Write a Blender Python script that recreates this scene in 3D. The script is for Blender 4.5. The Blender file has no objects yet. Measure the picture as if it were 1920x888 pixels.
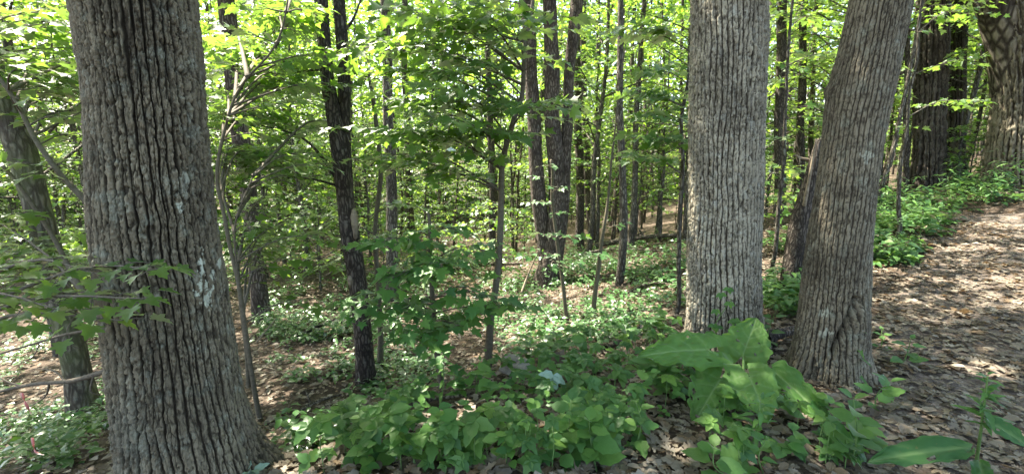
import bpy, math, random
import numpy as np
from mathutils import Matrix, Vector

random.seed(11)
rng = np.random.default_rng(11)
S = bpy.context.scene
COL = S.collection
PI = math.pi

# ------------------------------------------------------------------ camera, sky, sun, exposure
F = 860.0                                   # focal length in pixels of the 1920 px wide photograph
PITCH = math.radians(9.8)
CP, SP = math.cos(PITCH), math.sin(PITCH)
CAMZ = 1.55
cd = bpy.data.cameras.new('camera')
cd.sensor_width = 36.0
cd.lens = 36.0 * F / 1920.0
cd.clip_start = 0.05
cd.clip_end = 500.0
cam = bpy.data.objects.new('camera', cd)
cam.location = (0, 0, CAMZ)
cam.rotation_euler = (PI / 2 - PITCH, 0, 0)
COL.objects.link(cam)
S.camera = cam

SUN_EL = math.radians(60)
SUN_AZ = math.radians(-56)                  # towards the sun, measured from straight ahead, minus = left
SUND = np.array([math.sin(SUN_AZ) * math.cos(SUN_EL), math.cos(SUN_AZ) * math.cos(SUN_EL), math.sin(SUN_EL)])
world = bpy.data.worlds.new('World')
S.world = world
world.use_nodes = True
wn = world.node_tree
sky = wn.nodes.new('ShaderNodeTexSky')
sky.sky_type = 'NISHITA'
sky.sun_disc = False
sky.sun_elevation = SUN_EL
sky.sun_rotation = SUN_AZ
sky.dust_density = 3.0
bg = wn.nodes['Background']
wn.links.new(sky.outputs[0], bg.inputs[0])
bg.inputs[1].default_value = 0.13
sl = bpy.data.lights.new('sun', 'SUN')
sl.energy = 5.0
sl.angle = math.radians(0.53)
sl.color = (1.0, 0.95, 0.86)
so = bpy.data.objects.new('sun', sl)
so.rotation_euler = Vector(SUND).to_track_quat('Z', 'Y').to_euler()
so.location = (0, 0, 40)
COL.objects.link(so)
S.view_settings.view_transform = 'Standard'
S.view_settings.look = 'None'
S.view_settings.exposure = 2.72
S.view_settings.use_white_balance = True
S.view_settings.white_balance_temperature = 6900
S.view_settings.white_balance_tint = 10
S.view_settings.gamma = 1.0
S.cycles.max_bounces = 14
S.cycles.diffuse_bounces = 9
S.cycles.glossy_bounces = 2
S.cycles.transmission_bounces = 9
S.cycles.use_denoising = True
S.cycles.sample_clamp_indirect = 6.0
S.cycles.caustics_reflective = False
S.cycles.caustics_refractive = False

# ------------------------------------------------------------------ pixel <-> place helpers
def PT(px, py, t):
    """point on the ray through a photo pixel at camera depth t"""
    u, v = (px - 960) / F, (py - 444) / F
    return np.array([u * t, t * (CP - v * SP), CAMZ - t * (SP + v * CP)])

def PY(px, py, y):
    """point on that ray at world distance y ahead"""
    v = (py - 444) / F
    return PT(px, py, y / (CP - v * SP))

def proj(p):
    p = np.atleast_2d(p)
    dz = p[:, 2] - CAMZ
    t = p[:, 1] * CP - dz * SP
    up = p[:, 1] * SP + dz * CP
    tt = np.where(np.abs(t) < 1e-3, 1e-3, t)
    return 960 + F * p[:, 0] / tt, 444 - F * up / tt, t

# ------------------------------------------------------------------ terrain height
CT = [(960, 888, 2.05), (370, 900, 2.25), (900, 760, 3.0), (1355, 640, 3.95), (1555, 706, 3.3), (690, 728, 4.75),
      (165, 790, 4.6), (960, 600, 7.0), (1030, 530, 9.5), (1200, 560, 6.6), (1250, 480, 9.0), (1230, 452, 12.0),
      (960, 470, 16.0), (500, 560, 9.0), (500, 480, 16.0), (100, 500, 14.0), (480, 800, 3.8), (560, 700, 5.0),
      (20, 870, 3.5), (1700, 620, 4.0), (1900, 850, 2.4), (1850, 420, 6.8), (1740, 340, 10.0), (1890, 335, 9.0),
      (1650, 480, 6.0), (1500, 455, 7.0), (1450, 405, 14.0), (1600, 385, 12.0), (915, 700, 4.1), (1100, 680, 3.9),
      (1250, 800, 2.65), (1450, 850, 2.4), (600, 860, 2.6), (1130, 640, 4.8)]
cpts = [PT(*c) for c in CT]
cpts += [np.array(c, float) for c in [(0, 0, 0), (2, 0, .02), (-2, 0, -.05), (0, -4, 0), (6, -3, .3), (-6, -3, -.5), (-8, 2, -1.5),
         (0, 40, -3.0), (-30, 40, -3.6), (30, 40, 1.0), (50, 10, 4.0), (-50, 10, -3.5), (0, 80, -3), (-60, 80, -3), (60, 80, 1),
         (0, -40, 0), (60, -40, 2), (-60, -40, -2), (0, 26, -2.4), (-18, 26, -3.0), (16, 24, .3), (20, 8, 3.0)]]
cpts = np.array(cpts)
def _tps(r2):
    return r2 * np.log(r2 + 1e-9) * 0.5
_n = len(cpts)
_d2 = ((cpts[:, None, :2] - cpts[None, :, :2]) ** 2).sum(-1)
_A = np.zeros((_n + 3, _n + 3))
_A[:_n, :_n] = _tps(_d2) + np.eye(_n) * 0.12
_A[:_n, _n] = 1
_A[:_n, _n + 1:] = cpts[:, :2]
_A[_n:, :_n] = _A[:_n, _n:].T
_W = np.linalg.solve(_A, np.concatenate([cpts[:, 2], np.zeros(3)]))
def gz(x, y):
    x = np.atleast_1d(np.asarray(x, float)); y = np.atleast_1d(np.asarray(y, float))
    out = np.empty(x.shape)
    for a in range(0, len(x), 20000):
        xs, ys = x[a:a + 20000], y[a:a + 20000]
        d2 = (xs[:, None] - cpts[None, :, 0]) ** 2 + (ys[:, None] - cpts[None, :, 1]) ** 2
        out[a:a + 20000] = _tps(d2) @ _W[:_n] + _W[_n] + _W[_n + 1] * xs + _W[_n + 2] * ys
    out += .025 * np.sin(x * 2.3 + 1) * np.sin(y * 1.9) + .012 * np.sin(x * 6.1 + y * 2.7) * np.sin(y * 5.3 - x) + .006 * np.sin(x * 13 + 3) * np.sin(y * 15)
    return out
def g1(x, y):
    return float(gz(x, y)[0])
def gpx(px, py, far=60.0):
    """where the ray through a photo pixel meets the ground"""
    ts = np.concatenate([np.arange(1.0, 12, .04), np.arange(12, far, .3)])
    u, v = (px - 960) / F, (py - 444) / F
    x, y, z = u * ts, ts * (CP - v * SP), CAMZ - ts * (SP + v * CP)
    below = np.nonzero(z < gz(x, y))[0]
    if len(below) == 0:
        return None
    i = below[0]
    return np.array([x[i], y[i], g1(x[i], y[i])])

# ------------------------------------------------------------------ value noise
def _hash(ix, iy, seed):
    h = (ix.astype(np.int64) * 374761393 + iy.astype(np.int64) * 668265263 + seed * 974711) & 0x7fffffff
    h = ((h ^ (h >> 13)) * 1274126177) & 0x7fffffff
    return ((h ^ (h >> 16)) & 0xffff) / 65535.0
def vn(x, y, seed=0):
    x = np.asarray(x, float); y = np.asarray(y, float)
    ix, iy = np.floor(x), np.floor(y)
    fx, fy = x - ix, y - iy
    fx = fx * fx * (3 - 2 * fx); fy = fy * fy * (3 - 2 * fy)
    a = _hash(ix, iy, seed); b = _hash(ix + 1, iy, seed); c = _hash(ix, iy + 1, seed); d = _hash(ix + 1, iy + 1, seed)
    return a + (b - a) * fx + (c - a) * fy + (a - b - c + d) * fx * fy

# ------------------------------------------------------------------ mesh / object helpers
def mk_mesh(name, verts, tris=None, quads=None, mat=None, smooth=False, attrs=None):
    me = bpy.data.meshes.new(name)
    verts = np.asarray(verts, np.float32)
    loops, starts, n = [], [], 0
    if tris is not None and len(tris):
        tris = np.asarray(tris, np.int32); loops.append(tris.ravel()); starts.append(np.arange(len(tris)) * 3); n += len(tris) * 3
    if quads is not None and len(quads):
        quads = np.asarray(quads, np.int32); loops.append(quads.ravel()); starts.append(n + np.arange(len(quads)) * 4)
    loops = np.concatenate(loops).astype(np.int32); starts = np.concatenate(starts).astype(np.int32)
    me.vertices.add(len(verts)); me.vertices.foreach_set('co', verts.ravel())
    me.loops.add(len(loops)); me.loops.foreach_set('vertex_index', loops)
    me.polygons.add(len(starts)); me.polygons.foreach_set('loop_start', starts)
    if smooth:
        me.polygons.foreach_set('use_smooth', np.ones(len(starts), bool))
    if attrs:
        for k, v in attrs.items():
            a = me.attributes.new(k, 'FLOAT', 'POINT'); a.data.foreach_set('value', np.asarray(v, np.float32).ravel())
    me.update(calc_edges=True)
    if mat is not None:
        me.materials.append(mat)
    return me

def thing(name, label, cat, loc, group=None, rz=0.0, scale=1.0):
    o = bpy.data.objects.new(name, None)
    o.empty_display_size = .1
    o.location = [float(c) for c in loc]; o.rotation_euler = (0, 0, rz); o.scale = (scale,) * 3
    o['label'] = label; o['category'] = cat
    if group:
        o['group'] = group
    COL.objects.link(o)
    return o
def part(name, me, parent, kind=None, label=None):
    o = bpy.data.objects.new(name, me)
    COL.objects.link(o)
    if parent is not None:
        o.parent = parent
    if kind:
        o['kind'] = kind
    if label:
        o['label'] = label
    return o
def solo(name, me, label, cat, loc=(0, 0, 0), group=None):
    o = bpy.data.objects.new(name, me); COL.objects.link(o); o.location = loc
    o['label'] = label; o['category'] = cat
    if group:
        o['group'] = group
    return o

def norm(a):
    return a / (np.linalg.norm(a, axis=-1, keepdims=True) + 1e-9)

def tube(path, radii, seg=8, cap=True):
    path = np.asarray(path, float); n = len(path)
    radii = np.broadcast_to(np.asarray(radii, float), (n,))
    tan = norm(np.gradient(path, axis=0))
    ref = np.array([0, 1, 0.]) if abs(tan[0][1]) < .9 else np.array([1., 0, 0])
    nx = np.empty((n, 3)); cur = ref
    for i in range(n):
        cur = cur - tan[i] * (cur @ tan[i]); cur = cur / (np.linalg.norm(cur) + 1e-9); nx[i] = cur
    ny = np.cross(tan, nx)
    th = np.arange(seg) / seg * 2 * PI
    v = path[:, None] + radii[:, None, None] * (np.cos(th)[None, :, None] * nx[:, None] + np.sin(th)[None, :, None] * ny[:, None])
    v = v.reshape(-1, 3)
    i = np.arange(n - 1)[:, None] * seg; j = np.arange(seg)[None]; k = (j + 1) % seg
    q = np.stack([i + j, i + k, i + seg + k, i + seg + j], -1).reshape(-1, 4)
    tr = np.zeros((0, 3), int)
    if cap:
        tip = len(v); v = np.vstack([v, path[-1:] + tan[-1:] * radii[-1] * .6])
        jj = np.arange(seg); b = (n - 1) * seg
        tr = np.stack([b + jj, b + (jj + 1) % seg, np.full(seg, tip)], -1)
    return v, tr, q
def join(parts):
    V, T, Q, o = [], [], [], 0
    for v, t, q in parts:
        V.append(v)
        if t is not None and len(t): T.append(np.asarray(t) + o)
        if q is not None and len(q): Q.append(np.asarray(q) + o)
        o += len(v)
    return np.vstack(V), (np.vstack(T) if T else None), (np.vstack(Q) if Q else None)
def smooth_path(pts, n):
    pts = np.asarray(pts, float)
    m = len(pts)
    if m == 2:
        s = np.linspace(0, 1, n)[:, None]; return pts[0] * (1 - s) + pts[1] * s
    P = np.vstack([2 * pts[0] - pts[1], pts, 2 * pts[-1] - pts[-2]])
    s = np.linspace(0, m - 1 - 1e-6, n); i = s.astype(int); f = (s - i)[:, None]
    a, b, c, d = P[i], P[i + 1], P[i + 2], P[i + 3]
    return .5 * (2 * b + (c - a) * f + (2 * a - 5 * b + 4 * c - d) * f ** 2 + (3 * b - a - 3 * c + d) * f ** 3)

# ------------------------------------------------------------------ materials
def new_mat(name):
    m = bpy.data.materials.new(name); m.use_nodes = True
    nt = m.node_tree; nt.nodes.clear()
    out = nt.nodes.new('ShaderNodeOutputMaterial')
    return m, nt, out
def N(nt, typ, **kw):
    n = nt.nodes.new(typ)
    for k, v in kw.items():
        if isinstance(k, str) and hasattr(n, k):
            setattr(n, k, v)
    return n
def ramp(nt, stops, interp='LINEAR'):
    r = nt.nodes.new('ShaderNodeValToRGB'); r.color_ramp.interpolation = interp
    e = r.color_ramp.elements
    while len(e) < len(stops): e.new(.5)
    for k, (p, c) in enumerate(stops):
        e[k].position = p; e[k].color = (c[0], c[1], c[2], 1)
    return r
def rnd_value(nt):
    gi = nt.nodes.new('ShaderNodeNewGeometry'); oi = nt.nodes.new('ShaderNodeObjectInfo')
    a = nt.nodes.new('ShaderNodeMath'); a.operation = 'ADD'
    nt.links.new(gi.outputs['Random Per Island'], a.inputs[0]); nt.links.new(oi.outputs['Random'], a.inputs[1])
    f = nt.nodes.new('ShaderNodeMath'); f.operation = 'FRACT'; nt.links.new(a.outputs[0], f.inputs[0])
    return f.outputs[0]

def leaf_mat(name, cols, trans, tfac=.45, rough=.42, gloss=.5, vein=None):
    """cols: reflected colours from a random value per leaf; trans: colour of light passing through"""
    m, nt, out = new_mat(name); L = nt.links.new
    rv = rnd_value(nt)
    r = ramp(nt, [(i / max(1, len(cols) - 1), c) for i, c in enumerate(cols)]); L(rv, r.inputs[0])
    col = r.outputs[0]
    # blotches on the blade
    tc = N(nt, 'ShaderNodeTexCoord'); nz = N(nt, 'ShaderNodeTexNoise'); nz.inputs['Scale'].default_value = 9.0 if vein is None else 14.0
    nz.inputs['Detail'].default_value = 3
    L(tc.outputs['Object'], nz.inputs['Vector'])
    mx = N(nt, 'ShaderNodeMix', data_type='RGBA', blend_type='MULTIPLY'); mx.inputs[0].default_value = .6
    rr = ramp(nt, [(.3, (.7, .75, .7)), (.7, (1.25, 1.2, 1.15))]); L(nz.outputs[0], rr.inputs[0])
    L(col, mx.inputs['A']); L(rr.outputs[0], mx.inputs['B']); col = mx.outputs['Result']
    bump = None
    if vein is not None:
        at = N(nt, 'ShaderNodeAttribute', attribute_name='vein')
        mv = N(nt, 'ShaderNodeMix', data_type='RGBA'); L(at.outputs['Fac'], mv.inputs[0]); L(col, mv.inputs['A']); mv.inputs['B'].default_value = (*vein, 1)
        col = mv.outputs['Result']
        bs = N(nt, 'ShaderNodeTexNoise'); bs.inputs['Scale'].default_value = 42; bs.inputs['Detail'].default_value = 4; L(tc.outputs['Object'], bs.inputs['Vector'])
        br_ = ramp(nt, [(.66, (0, 0, 0)), (.72, (.75, .75, .75))]); L(bs.outputs[0], br_.inputs[0])
        mb = N(nt, 'ShaderNodeMix', data_type='RGBA'); L(br_.outputs[0], mb.inputs[0]); L(col, mb.inputs['A']); mb.inputs['B'].default_value = (.13, .11, .04, 1); col = mb.outputs['Result']
    nb = N(nt, 'ShaderNodeTexNoise'); nb.inputs['Scale'].default_value = 60 if vein is not None else 30
    L(tc.outputs['Object'], nb.inputs['Vector'])
    bump = N(nt, 'ShaderNodeBump'); bump.inputs['Strength'].default_value = .25; bump.inputs['Distance'].default_value = .01; L(nb.outputs[0], bump.inputs['Height'])
    d = N(nt, 'ShaderNodeBsdfDiffuse'); L(col, d.inputs[0]); L(bump.outputs[0], d.inputs['Normal'])
    t = N(nt, 'ShaderNodeBsdfTranslucent'); 
    tr = ramp(nt, [(0, [c * .75 for c in trans]), (1, [trans[0] * 1.25, trans[1] * 1.12, trans[2]])]); L(rv, tr.inputs[0]); L(tr.outputs[0], t.inputs[0])
    ms = N(nt, 'ShaderNodeMixShader'); ms.inputs[0].default_value = tfac; L(d.outputs[0], ms.inputs[1]); L(t.outputs[0], ms.inputs[2])
    g = N(nt, 'ShaderNodeBsdfGlossy'); g.inputs['Roughness'].default_value = rough; g.inputs[0].default_value = (1, 1, 1, 1); L(bump.outputs[0], g.inputs['Normal'])
    fr = N(nt, 'ShaderNodeFresnel'); fr.inputs[0].default_value = 1.45
    mu = N(nt, 'ShaderNodeMath', operation='MULTIPLY'); mu.inputs[1].default_value = gloss; L(fr.outputs[0], mu.inputs[0])
    m2 = N(nt, 'ShaderNodeMixShader'); L(mu.outputs[0], m2.inputs[0]); L(ms.outputs[0], m2.inputs[1]); L(g.outputs[0], m2.inputs[2])
    L(m2.outputs[0], out.inputs[0])
    return m

def bark_mat(name, low, high, lichen=(.33, .36, .29), lich_amt=.5, hero=False, vscale=1.0, bump_d=.02, pale=(.58, .6, .48), moss=0.0):
    m, nt, out = new_mat(name); L = nt.links.new
    tc = N(nt, 'ShaderNodeTexCoord')
    mp = N(nt, 'ShaderNodeMapping'); L(tc.outputs['Object'], mp.inputs[0])
    mp.inputs['Scale'].default_value = (1, 1, .22)
    wz = N(nt, 'ShaderNodeTexNoise'); wz.inputs['Scale'].default_value = 7 * vscale; wz.inputs['Detail'].default_value = 3; L(tc.outputs['Object'], wz.inputs['Vector'])
    ad = N(nt, 'ShaderNodeMix', data_type='VECTOR'); ad.inputs[0].default_value = .05
    L(mp.outputs[0], ad.inputs['A']); L(wz.outputs['Color'], ad.inputs['B'])
    vo = N(nt, 'ShaderNodeTexVoronoi', feature='DISTANCE_TO_EDGE'); vo.inputs['Scale'].default_value = 26 * vscale; L(ad.outputs['Result'], vo.inputs['Vector'])
    vr = ramp(nt, [(0, (0, 0, 0)), (.28, (1, 1, 1))]); L(vo.outputs['Distance'], vr.inputs[0])
    fn = N(nt, 'ShaderNodeTexNoise'); fn.inputs['Scale'].default_value = 70 * vscale; fn.inputs['Detail'].default_value = 6; fn.inputs['Roughness'].default_value = .7; L(mp.outputs[0], fn.inputs['Vector'])
    fn2 = N(nt, 'ShaderNodeTexNoise'); fn2.inputs['Scale'].default_value = 130; fn2.inputs['Detail'].default_value = 5; L(tc.outputs['Object'], fn2.inputs['Vector'])
    big = N(nt, 'ShaderNodeTexNoise'); big.inputs['Scale'].default_value = 3.2; big.inputs['Detail'].default_value = 4; L(tc.outputs['Object'], big.inputs['Vector'])
    if hero:
        at = N(nt, 'ShaderNodeAttribute', attribute_name='ridge'); hgt = at.outputs['Fac']
    else:
        hgt = vr.outputs[0]
    # ridge tops are weathered grey, the inner bark in the cracks is brown
    a1 = N(nt, 'ShaderNodeMath', operation='MULTIPLY_ADD'); L(fn.outputs[0], a1.inputs[0]); a1.inputs[1].default_value = 1.5; a1.inputs[2].default_value = -.75
    a2 = N(nt, 'ShaderNodeMath', operation='ADD', use_clamp=True); L(hgt, a2.inputs[0]); L(a1.outputs[0], a2.inputs[1])
    cr = ramp(nt, [(.08, low), (.5, [(l + h) * .4 for l, h in zip(low, high)]), (1, [h * 1.15 for h in high])]); L(a2.outputs[0], cr.inputs[0])
    br = ramp(nt, [(.32, (.62, .6, .58)), (.68, (1.3, 1.3, 1.28))]); L(big.outputs[0], br.inputs[0])
    mx = N(nt, 'ShaderNodeMix', data_type='RGBA', blend_type='MULTIPLY'); mx.inputs[0].default_value = .8; L(cr.outputs[0], mx.inputs['A']); L(br.outputs[0], mx.inputs['B'])
    # crusty lichen on the ridges
    ln = N(nt, 'ShaderNodeTexNoise'); ln.inputs['Scale'].default_value = 11; ln.inputs['Detail'].default_value = 8; ln.inputs['Roughness'].default_value = .75; L(tc.outputs['Object'], ln.inputs['Vector'])
    lr = ramp(nt, [(.52, (0, 0, 0)), (.66, (1, 1, 1))]); L(ln.outputs[0], lr.inputs[0])
    lm = N(nt, 'ShaderNodeMath', operation='MULTIPLY'); L(lr.outputs[0], lm.inputs[0]); L(a2.outputs[0], lm.inputs[1])
    lm2 = N(nt, 'ShaderNodeMath', operation='MULTIPLY'); L(lm.outputs[0], lm2.inputs[0]); lm2.inputs[1].default_value = lich_amt
    m3 = N(nt, 'ShaderNodeMix', data_type='RGBA'); L(lm2.outputs[0], m3.inputs[0]); L(mx.outputs['Result'], m3.inputs['A']); m3.inputs['B'].default_value = (*lichen, 1)
    col = m3.outputs['Result']
    if moss:
        mr = ramp(nt, [(.45, (0, 0, 0)), (.6, (1, 1, 1))]); L(big.outputs[0], mr.inputs[0])
        mm = N(nt, 'ShaderNodeMath', operation='MULTIPLY'); L(mr.outputs[0], mm.inputs[0]); mm.inputs[1].default_value = moss
        m5 = N(nt, 'ShaderNodeMix', data_type='RGBA'); L(mm.outputs[0], m5.inputs[0]); L(col, m5.inputs['A']); m5.inputs['B'].default_value = (.1, .13, .04, 1); col = m5.outputs['Result']
    if hero:
        a3 = N(nt, 'ShaderNodeAttribute', attribute_name='patch')
        m4 = N(nt, 'ShaderNodeMix', data_type='RGBA'); L(a3.outputs['Fac'], m4.inputs[0]); L(col, m4.inputs['A']); m4.inputs['B'].default_value = (*pale, 1); col = m4.outputs['Result']
    b1 = N(nt, 'ShaderNodeBump'); b1.inputs['Strength'].default_value = .8; b1.inputs['Distance'].default_value = bump_d * (.25 if hero else 1); L(a2.outputs[0], b1.inputs['Height'])
    b2 = N(nt, 'ShaderNodeBump'); b2.inputs['Strength'].default_value = .8; b2.inputs['Distance'].default_value = .008; L(fn2.outputs[0], b2.inputs['Height']); L(b1.outputs[0], b2.inputs['Normal'])
    p = N(nt, 'ShaderNodeBsdfPrincipled'); L(col, p.inputs['Base Color']); p.inputs['Roughness'].default_value = .85; p.inputs['Specular IOR Level'].default_value = .25; L(b2.outputs[0], p.inputs['Normal'])
    L(p.outputs[0], out.inputs[0])
    return m

def plain_mat(name, cols, scale=20, rough=.85, bump=.01, perleaf=False, trans=None):
    m, nt, out = new_mat(name); L = nt.links.new
    tc = N(nt, 'ShaderNodeTexCoord')
    nz = N(nt, 'ShaderNodeTexNoise'); nz.inputs['Scale'].default_value = scale; nz.inputs['Detail'].default_value = 7; nz.inputs['Roughness'].default_value = .65; L(tc.outputs['Object'], nz.inputs['Vector'])
    k = len(cols)
    if perleaf:
        r = ramp(nt, [(i / (k - 1), c) for i, c in enumerate(cols)]); L(rnd_value(nt), r.inputs[0])
        rr = ramp(nt, [(.3, (.6, .6, .6)), (.7, (1.3, 1.3, 1.3))]); L(nz.outputs[0], rr.inputs[0])
        mx = N(nt, 'ShaderNodeMix', data_type='RGBA', blend_type='MULTIPLY'); mx.inputs[0].default_value = .8; L(r.outputs[0], mx.inputs['A']); L(rr.outputs[0], mx.inputs['B']); col = mx.outputs['Result']
    else:
        r = ramp(nt, [(.3 + .4 * i / max(1, k - 1), c) for i, c in enumerate(cols)]); L(nz.outputs[0], r.inputs[0]); col = r.outputs[0]
    b = N(nt, 'ShaderNodeBump'); b.inputs['Distance'].default_value = bump; b.inputs['Strength'].default_value = .7; L(nz.outputs[0], b.inputs['Height'])
    p = N(nt, 'ShaderNodeBsdfPrincipled'); L(col, p.inputs['Base Color']); p.inputs['Roughness'].default_value = rough; p.inputs['Specular IOR Level'].default_value = .3; L(b.outputs[0], p.inputs['Normal'])
    sh = p.outputs[0]
    if trans:
        t = N(nt, 'ShaderNodeBsdfTranslucent'); t.inputs[0].default_value = (*trans, 1)
        ms = N(nt, 'ShaderNodeMixShader'); ms.inputs[0].default_value = .2; L(sh, ms.inputs[1]); L(t.outputs[0], ms.inputs[2]); sh = ms.outputs[0]
    L(sh, out.inputs[0])
    return m

def ground_mat(name, cols):
    m, nt, out = new_mat(name); L = nt.links.new
    tc = N(nt, 'ShaderNodeTexCoord')
    vo = N(nt, 'ShaderNodeTexVoronoi'); vo.inputs['Scale'].default_value = 16; vo.inputs['Randomness'].default_value = 1
    wz = N(nt, 'ShaderNodeTexNoise'); wz.inputs['Scale'].default_value = 14; wz.inputs['Detail'].default_value = 4; L(tc.outputs['Object'], wz.inputs['Vector'])
    ad = N(nt, 'ShaderNodeMix', data_type='VECTOR'); ad.inputs[0].default_value = .12; L(tc.outputs['Object'], ad.inputs['A']); L(wz.outputs['Color'], ad.inputs['B']); L(ad.outputs['Result'], vo.inputs['Vector'])
    r = ramp(nt, [(i / (len(cols) - 1), c) for i, c in enumerate(cols)])
    sp = N(nt, 'ShaderNodeSeparateColor'); L(vo.outputs['Color'], sp.inputs[0]); L(sp.outputs[0], r.inputs[0])
    fz = N(nt, 'ShaderNodeTexNoise'); fz.inputs['Scale'].default_value = 45; fz.inputs['Detail'].default_value = 8; fz.inputs['Roughness'].default_value = .7; L(tc.outputs['Object'], fz.inputs['Vector'])
    rr = ramp(nt, [(.3, (.45, .43, .4)), (.7, (1.2, 1.2, 1.2))]); L(fz.outputs[0], rr.inputs[0])
    mx = N(nt, 'ShaderNodeMix', data_type='RGBA', blend_type='MULTIPLY'); mx.inputs[0].default_value = .9; L(r.outputs[0], mx.inputs['A']); L(rr.outputs[0], mx.inputs['B'])
    ma = N(nt, 'ShaderNodeMath', operation='ADD'); L(vo.outputs['Distance'], ma.inputs[0]); L(fz.outputs[0], ma.inputs[1])
    b = N(nt, 'ShaderNodeBump'); b.inputs['Distance'].default_value = .03; b.inputs['Strength'].default_value = .8; L(ma.outputs[0], b.inputs['Height'])
    p = N(nt, 'ShaderNodeBsdfPrincipled'); L(mx.outputs['Result'], p.inputs['Base Color']); p.inputs['Roughness'].default_value = .9; p.inputs['Specular IOR Level'].default_value = .2; L(b.outputs[0], p.inputs['Normal'])
    L(p.outputs[0], out.inputs[0])
    return m

M = {}
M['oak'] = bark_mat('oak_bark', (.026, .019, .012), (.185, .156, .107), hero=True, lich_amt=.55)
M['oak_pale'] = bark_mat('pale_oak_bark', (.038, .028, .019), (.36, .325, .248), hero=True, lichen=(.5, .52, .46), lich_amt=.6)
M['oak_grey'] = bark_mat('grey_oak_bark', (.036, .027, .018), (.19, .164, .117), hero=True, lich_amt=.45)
M['oak_dark'] = bark_mat('dark_oak_bark', (.02, .015, .012), (.085, .07, .055), hero=True, lich_amt=.3)  # darker bark tone for the two dark trunks on the bank
M['dark'] = bark_mat('dark_bark', (.038, .03, .024), (.13, .108, .09), lich_amt=.25, vscale=1.4)
M['grey'] = bark_mat('grey_bark', (.06, .05, .04), (.2, .18, .15), lich_amt=.5, vscale=1.3)
M['moss'] = bark_mat('mossy_bark', (.075, .06, .045), (.2, .175, .13), lich_amt=.6, vscale=.9, bump_d=.01, moss=.5)
M['limb'] = bark_mat('limb_bark', (.042, .031, .022), (.2, .172, .13), lich_amt=.3, vscale=.4, bump_d=.05)
M['brown'] = bark_mat('brown_bark', (.055, .042, .032), (.17, .14, .115), lich_amt=.3, vscale=1.2)
M['twig'] = plain_mat('twig_bark', [(.06, .05, .038), (.17, .145, .11)], scale=60, bump=.003)
M['sap'] = plain_mat('sapling_bark', [(.075, .064, .042), (.16, .138, .098)], scale=40, bump=.004)
M['deadwood'] = plain_mat('bare_wood', [(.15, .115, .075), (.34, .28, .2)], scale=25, bump=.01)
M['stump'] = plain_mat('stump_wood', [(.1, .075, .055), (.26, .2, .15)], scale=18, bump=.02)
M['rock'] = plain_mat('rock', [(.16, .14, .11), (.36, .34, .3)], scale=9, bump=.02)
M['maple'] = leaf_mat('maple_leaf', [(.045, .115, .025), (.06, .14, .03), (.085, .165, .035)], (.3, .56, .06), tfac=.53)
M['maple_dk'] = leaf_mat('dark_maple_leaf', [(.05, .135, .036), (.06, .155, .042), (.08, .17, .047)], (.27, .52, .07), tfac=.5)
M['far'] = leaf_mat('wood_leaf', [(.045, .13, .026), (.06, .155, .033), (.085, .175, .04)], (.35, .62, .06), tfac=.56, rough=.38)
M['shade_canopy'] = leaf_mat('canopy_leaf', [(.04, .09, .02), (.07, .13, .03)], (.22, .36, .06), tfac=.45)
M['creeper'] = leaf_mat('creeper_leaf', [(.045, .125, .04), (.065, .155, .042), (.095, .185, .045)], (.2, .44, .06), tfac=.4, rough=.4)
M['fresh'] = leaf_mat('fresh_leaf', [(.045, .125, .04), (.065, .165, .042), (.09, .2, .045), (.12, .23, .05)], (.21, .47, .065), tfac=.4)
M['cover'] = leaf_mat('cover_leaf', [(.04, .12, .035), (.055, .14, .042), (.08, .165, .055)], (.22, .44, .055), tfac=.38, rough=.3, gloss=.9)
M['burdock'] = leaf_mat('burdock_leaf', [(.075, .18, .042), (.09, .195, .046)], (.26, .5, .07), tfac=.38, rough=.55, gloss=.35, vein=(.2, .31, .12))
M['sheen_leaf'] = leaf_mat('sheen_leaf', [(.26, .38, .3), (.32, .44, .35)], (.25, .4, .28), tfac=.25, rough=.3)  # whitish base colour imitates sheen on green leaves
M['bright'] = leaf_mat('bright_leaf', [(.08, .19, .042), (.11, .22, .045), (.14, .26, .05)], (.26, .52, .06), tfac=.4)
M['dock'] = leaf_mat('dock_leaf', [(.038, .115, .035), (.045, .125, .04)], (.15, .36, .06), tfac=.3, rough=.6, gloss=.3, vein=(.14, .24, .09))
M['stem'] = plain_mat('green_stem', [(.08, .16, .04), (.15, .24, .08)], scale=50, bump=.001)
M['dead'] = plain_mat('dead_leaf', [(.055, .044, .03), (.12, .1, .072), (.2, .173, .127), (.155, .135, .102), (.245, .215, .163), (.16, .108, .06), (.285, .257, .205), (.19, .166, .126)], scale=25, bump=.006, perleaf=True, trans=(.3, .18, .08), rough=.7)
M['ground'] = ground_mat('litter_ground', [(.035, .026, .018), (.08, .058, .042), (.11, .082, .06), (.06, .045, .032), (.13, .1, .075)])
M['path'] = ground_mat('path_ground', [(.08, .064, .05), (.15, .122, .1), (.2, .168, .14), (.11, .09, .072), (.23, .195, .165)])
M['tape'] = leaf_mat('pink_tape', [(.7, .25, .25), (.75, .3, .28)], (.7, .25, .22), tfac=.4)

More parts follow.
